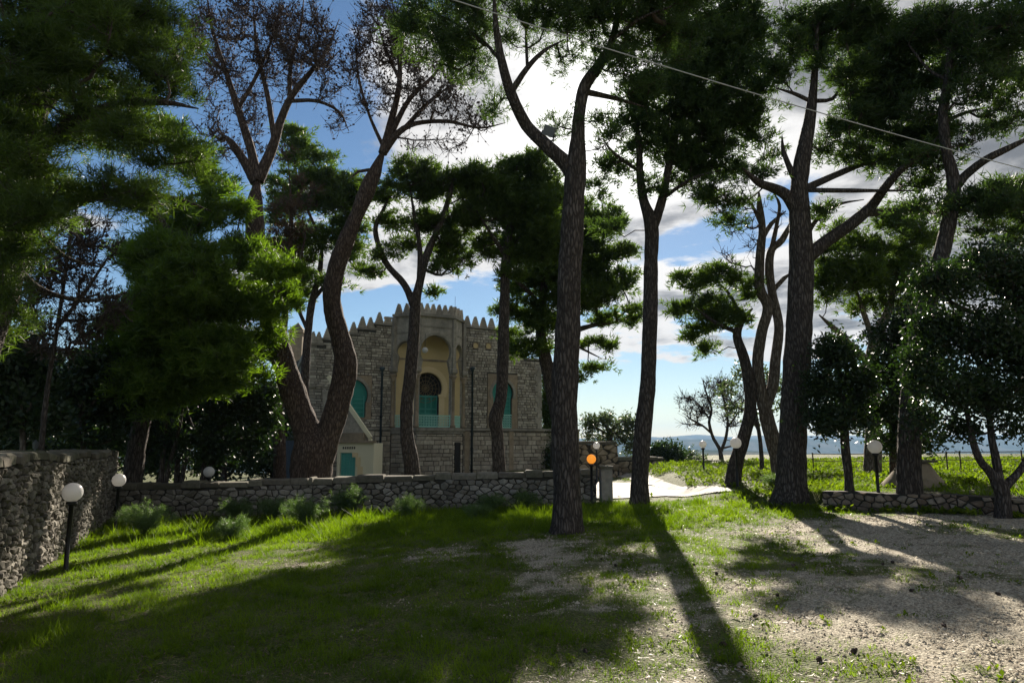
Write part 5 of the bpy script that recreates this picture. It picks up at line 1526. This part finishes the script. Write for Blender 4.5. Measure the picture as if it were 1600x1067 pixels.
    tree('evergreen_bush', 'dark rounded evergreen bush left of the thin far lamp post', 33.5, base_at(1042, 730, 33.5),
      [[(1042, 735, 5), (1042, 715, 4), (1040, 700, 3)]],
      [(1025, 706, 16, 14), (1048, 704, 18, 13), (1060, 714, 12, 10), (1015, 715, 12, 10), (1040, 718, 24, 8)],
      kind='leaf', mat='leaf', clump=.34, dens=.5, tufts=14, cnt=6, nl=.13, nw=.06, seed=142, flat=.9, cat='bush')
    tree('shrub', 'pale olive coloured thin shrub between dark bush and bare tree', 35.5, base_at(1082, 730, 35.5),
      [[(1082, 735, 3), (1080, 715, 3), (1078, 700, 2)]], [(1075, 712, 16, 9), (1095, 718, 12, 7), (1085, 722, 18, 5)],
      kind='leaf', mat='olive', clump=.3, dens=.3, tufts=9, cnt=5, nl=.12, nw=.05, seed=143, flat=.9, cat='shrub', spurs=2)
    tree('bare_tree', 'bare spreading tree on the skyline right of the far lamp', 34.0, base_at(1128, 732, 34.0),
      [[(1129, 738, 8), (1127, 715, 7), (1124, 700, 6), (1115, 685, 5), (1108, 660, 4.5), (1112, 640, 3.5), (1104, 615, 3), (1098, 595, 2)],
       [(1127, 705, 5), (1135, 680, 4.5), (1137, 650, 3.5), (1130, 620, 3), (1125, 598, 2)], [(1113, 678, 3.5), (1098, 665, 3), (1080, 655, 2.5), (1068, 645, 1.5)], [(1109, 655, 3), (1090, 630, 2.5), (1078, 618, 1.5)], [(1136, 668, 3), (1150, 650, 2.5), (1158, 635, 1.5)], [(1130, 700, 3), (1150, 695, 2.5), (1165, 690, 1.5)]],
      [(1085, 630, 24, 22), (1115, 605, 26, 18), (1145, 620, 20, 24), (1078, 660, 14, 12), (1105, 635, 20, 18), (1140, 655, 20, 14), (1160, 690, 12, 8)],
      kind='bare', clump=.42, dens=.50, seed=144, spurs=8, dead=.12, cat='bare tree', sides=10)
    tree('evergreen_bush', 'tall dark bush filling the gap left of the twin trunked pine', 31.0, base_at(425, 745, 31.0),
      [[(425, 752, 6), (425, 710, 5), (424, 660, 3)]],
      [(428, 700, 22, 30), (415, 650, 24, 26), (436, 735, 20, 16), (405, 720, 22, 24), (440, 660, 14, 24)],
      kind='leaf', mat='leaf', clump=.45, dens=.5, tufts=14, cnt=6, nl=.16, nw=.08, seed=146, flat=.9, cat='bush')
    # ornamental cypress beside the villa
    tree('cypress_tree', 'narrow dark cypress against the right corner of the villa', 40.0, base_at(858, 740, 40.0),
      [[(858, 745, 6), (858, 690, 5), (858, 620, 3)]],
      [(858, 680, 10, 22), (859, 640, 11, 26), (858, 605, 9, 22), (857, 715, 10, 22), (858, 585, 6, 12)],
      kind='leaf', mat='needle_blue', clump=.36, dens=.8, tufts=22, cnt=6, nl=.14, nw=.05, seed=145, flat=1.2, cat='cypress')
    # trees that close the view behind the left grove
    for i, (px, D) in enumerate(((-40, 30), (60, 33), (150, 31), (250, 34), (350, 32))):
        tree('evergreen_tree', ['evergreen tree at the far left behind the grove', 'evergreen tree second from left in the back row of the grove', 'evergreen tree in the middle of the back row of the grove',
              'evergreen tree fourth along in the back row of the grove', 'evergreen tree at the right end of the back row of the grove'][i], D, base_at(px, 748, D),
          [[(px, 752, 9), (px, 700, 8), (px + 3, 640, 5), (px, 600, 3)]],
          [(px - 20, 640, 40, 30), (px + 30, 650, 40, 30), (px, 600, 44, 26), (px + 5, 690, 52, 24), (px - 10, 725, 50, 16), (px, 570, 36, 26)],
          kind='leaf', mat='leaf', clump=.6, dens=.38, tufts=16, cnt=6, nl=.20, nw=.10, seed=151 + i, flat=.9, cat='tree', group='back row of the grove')
if exec_trees: plant_trees()
print('crown tris', TRI[0])

# ------------------------------------------------------------------ lamps
def lamp_proto(x, y, H, label, gmat='globe', base_z=None, gs=0.138):
    z = ground(x, y) if base_z is None else base_z
    r = empty('garden_lamp', (x, y, z), label, 'lamp', 'globe lamps around the garden')
    MB().lathe([(.055, -.05), (.055, .02), (.032, .03), (.032, H - .19), (.05, H - .185), (.062, H - .14), (.05, H - .125)], 14).build('post', M['post'], r, True)
    g = [(gs * math.cos(a), H + gs * math.sin(a)) for a in np.linspace(-1.25, 1.5, 15)]
    MB().lathe([(.05, H - gs * .97)] + g + [(.004, H + gs)], 26).build('globe', M[gmat], r, True)
    MB().lathe([(.052, H - .17), (.075, H - .165), (.075, H - .135), (.052, H - .13)], 14).build('collar', M['post'], r)
    return r
def lamp_px(px, pyb, pyg, label, **kw):
    p = G(px, pyb)
    zc = P(px, pyg, p[1])[2]
    return lamp_proto(p[0], p[1], zc - ground(p[0], p[1]), label, **kw)
lamp_px(102, 892, 769, 'nearest white globe lamp, on a slightly leaning black post by the tall left wall')
lamp_px(179, 832, 750, 'white globe lamp in the corner where the two rubble walls meet')
lamp_px(322, 806, 737, 'cream globe lamp before the low yard wall below the dark grove')
lamp_px(1374, 788, 698, 'greenish white globe lamp before the low reddish wall under trees')
lamp_px(1153, 764, 692, 'pinkish globe lamp beside the leaning bent pine', gs=.14)
lamp_px(1100, 738, 694, 'small far white globe lamp by the field wall left of the bare tree', gs=.125)
lamp_px(933, 755, 696, 'pale globe lamp on a tall thin post beyond the orange lamp', gs=.125)
# orange one stands at the end of the yard wall
p_ = P(924, 717, 17.2)
lamp_proto(p_[0], p_[1], p_[2] - ground(p_[0], p_[1]), 'orange globe lamp at the right end of the low yard wall', gmat='globe_amber', gs=.115)
p_ = P(469, 718, 29)
lamp_proto(p_[0], p_[1], p_[2], 'small white globe lamp peeping out left of the twin trunked pine', base_z=0.0, gs=.15)
def wall_lantern():
    p = P(55, 697, 16.0)
    r = empty('post_lantern', (p[0], p[1], ground(p[0], p[1])), 'small grey lantern on a thin post behind the tall left wall', 'lantern')
    H = p[2] - ground(p[0], p[1])
    MB().lathe([(.02, 0), (.02, H - .06)], 8).build('post', M['lamp_case'], r)
    MB().lathe([(.05, H - .06), (.075, H + .07), (.03, H + .12), (.01, H + .15)], 6).build('lantern_head', M['lamp_case'], r)
wall_lantern()

# floodlight fixed in the forked pine, cable overhead
def floodlight():
    p = P(858, 205, 11.4)
    r = empty('floodlight', tuple(p), 'square floodlight fixed to the left limb of the forked mid lawn pine', 'floodlight')
    r.rotation_euler = (R(25), R(28), R(-15))
    MB().box(-.105, .105, -.03, .03, -.085, .085).build('lamp_body', M['lamp_case'], r)
    MB().box(-.09, .09, .031, .045, -.07, .07).build('back_plate', M['iron'], r)
    mb = MB(); mb.bar((-.12, 0, -.02), (-.12, 0, -.14), .02); mb.bar((.12, 0, -.02), (.12, 0, -.14), .02); mb.bar((-.12, 0, -.14), (.12, 0, -.14), .02)
    mb.build('mounting_bracket', M['iron'], r)
floodlight()
def cable():
    a, b = P(640, -22, 9.0), P(1720, 295, 13.5)
    pts = []
    for k in range(40):
        t = k / 39; q = a + (b - a) * t; q[2] -= .35 * 4 * t * (1 - t) * .35
        pts.append((*q, .010))
    t = Tubes(); t.add(np.array(pts), 6); o = t.build('overhead_cable', M['cable'], None)
    tag(o, 'pale overhead cable slanting down across the upper right of the view', 'cable')
cable()

# ------------------------------------------------------------------ mound, posts and rails on the right terrace
def mound():
    c = P(1432, 770, 15.6)
    r = empty('stone_mound', (c[0], c[1], ground(c[0], c[1])), 'pale conical plastered stone mound on the terrace behind the tall dark trunk', 'stone mound')
    rnd = random.Random(4); V = []; n = 22
    prof = [(.80, -.1), (.68, .06), (.55, .20), (.43, .36), (.36, .46), (.33, .50), (.28, .52)]
    for rr, z in prof:
        for k in range(n):
            a = 2 * math.pi * k / n; q = rr * (1 + .08 * noise.noise((math.cos(a) * 1.5, math.sin(a) * 1.5, z * 2)))
            V.append((q * math.cos(a), q * math.sin(a) * .8, z + .03 * noise.noise((a * 2, z * 3, 1))))
    F = []
    for i in range(len(prof) - 1):
        for k in range(n): F.append((i * n + k, i * n + (k + 1) % n, (i + 1) * n + (k + 1) % n, (i + 1) * n + k))
    F.append(tuple((len(prof) - 1) * n + k for k in range(n)))
    MB().add(V, F, .7).build('mound_body', M['tan_stone'], r, True)
    MB().box(-.36, .36, -.3, .3, .525, .58, .4).build('cap_slab', M['coping'], r)
mound()
def rail_fence():
    a = G(1255, 757); b0 = P(1500, 735, 24); 
    pts = [P(x, 745, D) for x, D in ((1272, 22), (1320, 21.5), (1400, 21.0), (1482, 20.5), (1503, 20.3), (1600, 19.6), (1680, 19.2))]
    o = pts[0]
    r = empty('rail_fence', (o[0], o[1], ground(o[0], o[1])), 'thin rusty rail fence with slim posts crossing the sunlit terrace', 'fence')
    org = Vector(r.location)
    tops = []
    for p in pts:
        z = ground(p[0], p[1]); q = Vector((p[0], p[1], z)) - org
        MB().lathe([(.022, -.1), (.022, .62)], 6, tuple(q)).build('fence_post', M['rail'], r); tops.append(q)
    for h in (.58, .36):
        for i in range(len(tops) - 1):
            MB().bar(tops[i] + Vector((0, .03, h)), tops[i + 1] + Vector((0, .03, h)), .022).build('fence_rail', M['rail'], r)
rail_fence()

# ------------------------------------------------------------------ feathery plants by the wall
def fennel(px, py, wpx, hpx, label, seed, dense=1.0):
    p = G(px, py); D = p[1]; k = D / 1067
    r_ = np.random.default_rng(seed)
    root = empty('fennel_plant', (p[0], p[1], ground(p[0], p[1])), label, 'plant', 'feathery plants along the yard wall')
    Rw, H = wpx * k * .5, hpx * k
    tb = Tubes(); C = []; Dd = []
    for i in range(int(26 * dense)):
        a = r_.uniform(0, 2 * math.pi); rr = Rw * math.sqrt(r_.uniform(.05, 1)) 
        hh = H * (1 - .45 * (rr / Rw) ** 2) * r_.uniform(.75, 1.05)
        e = np.array([rr * math.cos(a), rr * math.sin(a), hh]); m = e * np.array([.45, .45, .7])
        pth = cr_spline([(0, 0, 0, .008), (*m, .006), (*e, .002)], .08)
        tb.add(pth, 3)
        for q in pth[len(pth) // 3:]:
            for _ in range(7):
                C.append(q[:3] + r_.normal(0, .045, 3)); dd = e / np.linalg.norm(e) + np.array([0, 0, .0]) + r_.normal(0, .5, 3); Dd.append(dd / np.linalg.norm(dd))
    tb.build('stems', M['fennel'], root)
    V, F, A = needles(np.array(C), np.array(Dd), 9, .085, .006, r_)
    V[:, 2] = np.maximum(V[:, 2], 0.01)
    link('fronds', fast_mesh('fronds', V, [F], False, A), M['fennel'], root)
fen = [(372, 815, 62, 34, 'pale feathery plant tucked below the wall left of the brightest clump'), (362, 842, 55, 32, 'round feathery plant forward on the sunny grass strip'),
       (478, 822, 72, 44, 'brightest sunlit feathery plant in the middle of the wall foot'), (425, 815, 60, 36, 'dark shaded feathery plant just left of the brightest sunlit one'),
       (542, 806, 72, 44, 'feathery plant with a fresh green top right of the brightest one'), (225, 838, 100, 52, 'wide dark feathery plant beside the corner lamp'),
       (640, 808, 48, 30, 'low shaded feathery plant below the slim forked pine'), (745, 812, 44, 24, 'small shaded feathery plant low on the grass near the kinked pine'),
       (768, 800, 46, 26, 'small shaded feathery plant at the wall foot near the kinked pine'), (820, 795, 50, 24, 'dim low feathery plant left of the main trunk'),
       (1215, 760, 40, 16, 'small bright feathery plant at the foot of the massive pine')]
for i, f in enumerate(fen): fennel(*f, seed=300 + i)

# ------------------------------------------------------------------ grass, weeds, gravel
def in_path(x, y):
    return in_poly(x, y, [(p[0], p[1]) for p in PATH_PTS])

def scatter_grass():
    V, F, A = [], [], []
    r = np.random.default_rng(55)
    tot = 0
    def batch(n, xr, yr, h, w, blades, thr, name_mat, heightf=None):
        nonlocal tot
        out = []
        X = r.uniform(*xr, n); Y = r.uniform(yr[0] ** .6, yr[1] ** .6, n) ** (1 / .6)
        for x, y in zip(X, Y):
            if abs(x) > y * .80 + .6: continue
            if x < -4.7 and (x + 4.9) < (y - 5.3) * -0.43: continue
            g = grass_amount(x, y)
            if g < thr + r.uniform(-.16, .12): continue
            if in_path(x, y): continue
            out.append((x, y, ground(x, y), g))
        if not out: return
        C = np.array(out); m = len(C)
        g = np.clip(C[:, 3], 0, 1.3)
        b = C[:, None, :3] + np.concatenate([r.normal(0, .028, (m, blades, 2)), np.full((m, blades, 1), -.01)], 2)
        d = np.concatenate([r.normal(0, .55, (m, blades, 2)), np.ones((m, blades, 1))], 2)
        hh = h * r.uniform(.4, 1.4, (m, blades, 1)) * (0.25 + .9 * g[:, None, None] ** 1.5) * np.array([.55 + 1.5 * max(0, .35 + noise.noise((c[0] * 2.2, c[1] * 2.2, 31))) for c in C])[:, None, None]
        sd = r.normal(0, 1, (m, blades, 3)); sd[..., 2] = 0; sd /= np.linalg.norm(sd, axis=2)[..., None] + 1e-9
        ww = w * (1 + .035 * C[:, 1])[:, None, None]
        tip = b + d * hh
        Vv = np.stack([b - sd * ww, b + sd * ww, tip], 2).reshape(-1, 3)
        pv = np.array([.5 + .75 * noise.noise((c[0] * 1.1, c[1] * 1.1, 21)) + .5 * noise.noise((c[0] * 5, c[1] * 5, 25)) for c in C])
        Av = np.repeat(np.repeat(np.clip(pv + r.normal(0, .18, m), 0, 1), blades), 3)
        V.append(Vv); A.append(Av); tot += len(Vv)
    batch(46000, (-8.5, 8.0), (3.6, 17.3), .045, .0032, 6, .50, 'grass')
    batch(22000, (-10, 3), (4.0, 17.3), .062, .0040, 5, .62, 'grass')
    batch(6000, (-10, 12), (12.5, 17.4), .10, .006, 5, .75, 'grass')
    VV = np.vstack(V); AA = np.concatenate(A)
    me = fast_mesh('grass', VV, [np.arange(len(VV)).reshape(-1, 3)], False, AA)
    tag(link('grass', me, M['grass']), 'short green lawn grass growing over the yard', 'grass', kind='stuff')
    print('grass tris', len(VV) // 3)

def scatter_weeds():
    """broad leaved weeds, field plants on the terrace and small rosettes in the lawn"""
    r = np.random.default_rng(56)
    C, S = [], []
    while len(C) < 6500:
        x, y = r.uniform(2.5, 26), r.uniform(15, 33)
        if terrace_dist(x, y) < .35 and x > 5.4: continue
        if x < 5.4 and y < 18.5: continue
        if x < 3.2 + (y - 18) * .12: continue
        if in_path(x, y) or in_poly(x, y, PATH2) or x > .8 * y + 1: continue
        if 0.13 * y < x < 0.245 * y and 18 < y < 24.5 and noise.noise((x, y, 3)) < .25: continue
        if noise.noise((x * .6, y * .6, 7)) < -.35: continue
        C.append((x, y, ground(x, y))); S.append(r.uniform(.06, .17))
    for _ in range(420):
        t = r.uniform(0, 1); x = WALL_A[0] + (WALL_B[0] - WALL_A[0]) * t + r.normal(-.12, .14); y = WALL_A[1] + (WALL_B[1] - WALL_A[1]) * t + r.normal(-.14, .12)
        if noise.noise((x * 1.2, y * 1.2, 51)) > -.15: C.append((x, y, ground(x, y))); S.append(r.uniform(.05, .15))
    lawn = 0
    while lawn < 2600:
        x, y = r.uniform(-8, 8), r.uniform(3.8, 17)
        if abs(x) > y * .8 or in_path(x, y): continue
        if x < -4.7 and (x + 4.9) < (y - 5.3) * -0.43: continue
        g = grass_amount(x, y)
        if g < .45 + r.uniform(-.2, .2): continue
        if noise.noise((x * .9, y * .9, 17)) < .05: continue
        C.append((x, y, ground(x, y))); S.append(r.uniform(.025, .065)); lawn += 1
    C = np.array(C); S = np.array(S)[:, None, None]; m = len(C); k = 9
    a = r.uniform(0, 2 * np.pi, (m, k, 1)); tilt = r.uniform(.15, 1.2, (m, k, 1))
    d = np.concatenate([np.cos(a) * np.cos(tilt), np.sin(a) * np.cos(tilt), np.sin(tilt)], 2)
    b = C[:, None, :] + r.normal(0, 1, (m, k, 3)) * S * np.array([.35, .35, .0]) + np.array([0, 0, 1]) * S * r.uniform(0, .5, (m, k, 1))
    sd = np.cross(d, np.array([0, 0, 1.0])); sd /= np.linalg.norm(sd, axis=2)[..., None] + 1e-9
    L = S * r.uniform(.7, 1.2, (m, k, 1))
    mid = b + d * L * .55
    tip = b + d * L - np.array([0, 0, 1]) * L * .15
    V = np.stack([b, mid + sd * L * .2, tip, mid - sd * L * .2], 2).reshape(-1, 3)
    A = np.repeat(np.repeat(np.clip(r.normal(.5, .25, m), 0, 1), k), 4)
    me = fast_mesh('weeds', V, [np.arange(len(V)).reshape(-1, 4)], False, A)
    tag(link('weeds', me, M['weed']), 'leafy green weeds covering the far field and dotting the lawn', 'weeds', kind='stuff')

def scatter_gravel():
    r = np.random.default_rng(57)
    oc = np.array([(1, 0, 0), (0, 1, 0), (-1, 0, 0), (0, -1, 0), (0, 0, 1.0)])
    fc = np.array([(0, 1, 4), (1, 2, 4), (2, 3, 4), (3, 0, 4)])
    C = []
    while len(C) < 40000:
        y = r.uniform(3.8 ** .4, 15 ** .4) ** 2.5; x = r.uniform(-7, 9)
        if abs(x) > y * .8 + .3: continue
        if grass_amount(x, y) > .50 + r.uniform(-.2, .2): continue
        C.append((x, y, ground(x, y) - .002))
    C = np.array(C); m = len(C)
    s = (r.gamma(2.6, .0020, (m, 1, 1)) + .003) * (1 + .04 * C[:, 1])[:, None, None]
    ang = r.uniform(0, 2 * np.pi, m); ca, sa = np.cos(ang), np.sin(ang)
    O = oc[None] * np.stack([r.uniform(.7, 1.6, m), r.uniform(.5, 1.2, m), r.uniform(.35, 1.1, m)], 1)[:, None, :] + r.normal(0, .16, (m, 5, 3))
    X = O[..., 0] * ca[:, None] - O[..., 1] * sa[:, None]; Y = O[..., 0] * sa[:, None] + O[..., 1] * ca[:, None]
    V = (np.stack([X, Y, O[..., 2]], 2) * s + C[:, None, :]).reshape(-1, 3)
    F = (fc[None] + (np.arange(m) * 5)[:, None, None]).reshape(-1, 3)
    A = np.repeat(r.uniform(0, 1, m), 5)
    me = fast_mesh('gravel', V, [F], False, A)
    tag(link('gravel', me, M['pebble']), 'pale gravel chips and litter scattered over the trodden yard', 'gravel', kind='stuff')
M['pebble'] = mat_stone('gravel_chip', (0.24, 0.20, 0.15), (0.44, 0.39, 0.30), (0.64, 0.58, 0.46), (0.2, 0.17, 0.13), 0.3, 0.2, 30)
def scatter_litter():
    """dry needles, bark crumbs and bits of twig on the ground"""
    r = np.random.default_rng(58); n = 26000
    y = r.uniform(3.7 ** .5, 17 ** .5, n) ** 2; x = r.uniform(-.8, .8, n) * (y + .5)
    keep = [i for i in range(n) if noise.noise((x[i] * .8, y[i] * .8, 41)) > -.25 and not (x[i] < -4.7 and (x[i] + 4.9) < (y[i] - 5.3) * -0.43) and not in_path(x[i], y[i]) and terrace_dist(x[i], y[i]) < 0]
    C = np.array([(x[i], y[i], ground(x[i], y[i]) + .012) for i in keep]); m = len(C)
    a = r.uniform(0, 2 * np.pi, m); L = r.uniform(.02, .07, m) * (1 + .02 * C[:, 1]); d = np.stack([np.cos(a), np.sin(a), r.normal(0, .18, m)], 1)
    s = np.stack([-np.sin(a), np.cos(a), r.normal(0, .3, m)], 1) * (r.uniform(.0012, .005, m) * (1 + .05 * C[:, 1]))[:, None]
    V = np.stack([C - s, C + s, C + d * L[:, None]], 1).reshape(-1, 3)
    me = fast_mesh('litter', V, [np.arange(m * 3).reshape(-1, 3)], False, np.repeat(r.uniform(0, 1, m), 3))
    tag(link('litter', me, M['dry_litter']), 'dry brown pine needles and twig bits scattered over the yard', 'litter', kind='stuff')
M['dry_litter'] = mat_leaf('dry_litter', (0.10, 0.065, 0.035), (0.26, 0.19, 0.11), (1.2, 1.1, .9), 0.15)
scatter_grass(); scatter_weeds(); scatter_gravel(); scatter_litter()

def cones():
    rnd = random.Random(9)
    mb = MB()
    prof = [(.004, -.032), (.014, -.026), (.022, -.010), (.023, .004), (.017, .020), (.009, .032), (.002, .038)]
    me = MB().lathe(prof, 9).mesh('pine_cone'); me.materials.append(M['bark_red'])
    for (px, py) in ((1380, 883), (1215, 932), (962, 885), (1085, 884), (1120, 898), (1180, 965), (990, 912), (1280, 1033), (1335, 1020), (985, 990), (1425, 925), (1130, 1010), (915, 1020), (1395, 880), (1500, 905), (1240, 885), (1050, 860), (940, 875), (1475, 980), (1560, 930)):
        p = G(px, py)
        o = bpy.data.objects.new('pine_cone', me); COL.objects.link(o)
        o.location = (p[0], p[1], ground(p[0], p[1]) + .018); o.rotation_euler = (R(80) + rnd.uniform(-.3, .3), 0, rnd.uniform(0, 6.28)); s = rnd.uniform(.7, 1.0); o.scale = (s, s, s)
        tag(o, 'small brown fallen pine cone lying on the gravelly lawn', 'pine cone', 'pine cones fallen on the yard')
cones()

# ------------------------------------------------------------------ air
def haze():
    me = MB().box(-6000, 6000, -60, 5200, -90, 120).mesh('haze')
    m, n, l, out = mat_base('haze_air')
    v = n.new('ShaderNodeVolumePrincipled')
    v.inputs['Color'].default_value = (0.42, 0.66, 1.0, 1)
    v.inputs['Density'].default_value = HAZE_D
    v.inputs['Anisotropy'].default_value = 0.0
    l.new(v.outputs[0], out.inputs['Volume'])
    tag(link('haze', me, m), kind='stuff')
HAZE_D = 0.00017
haze()
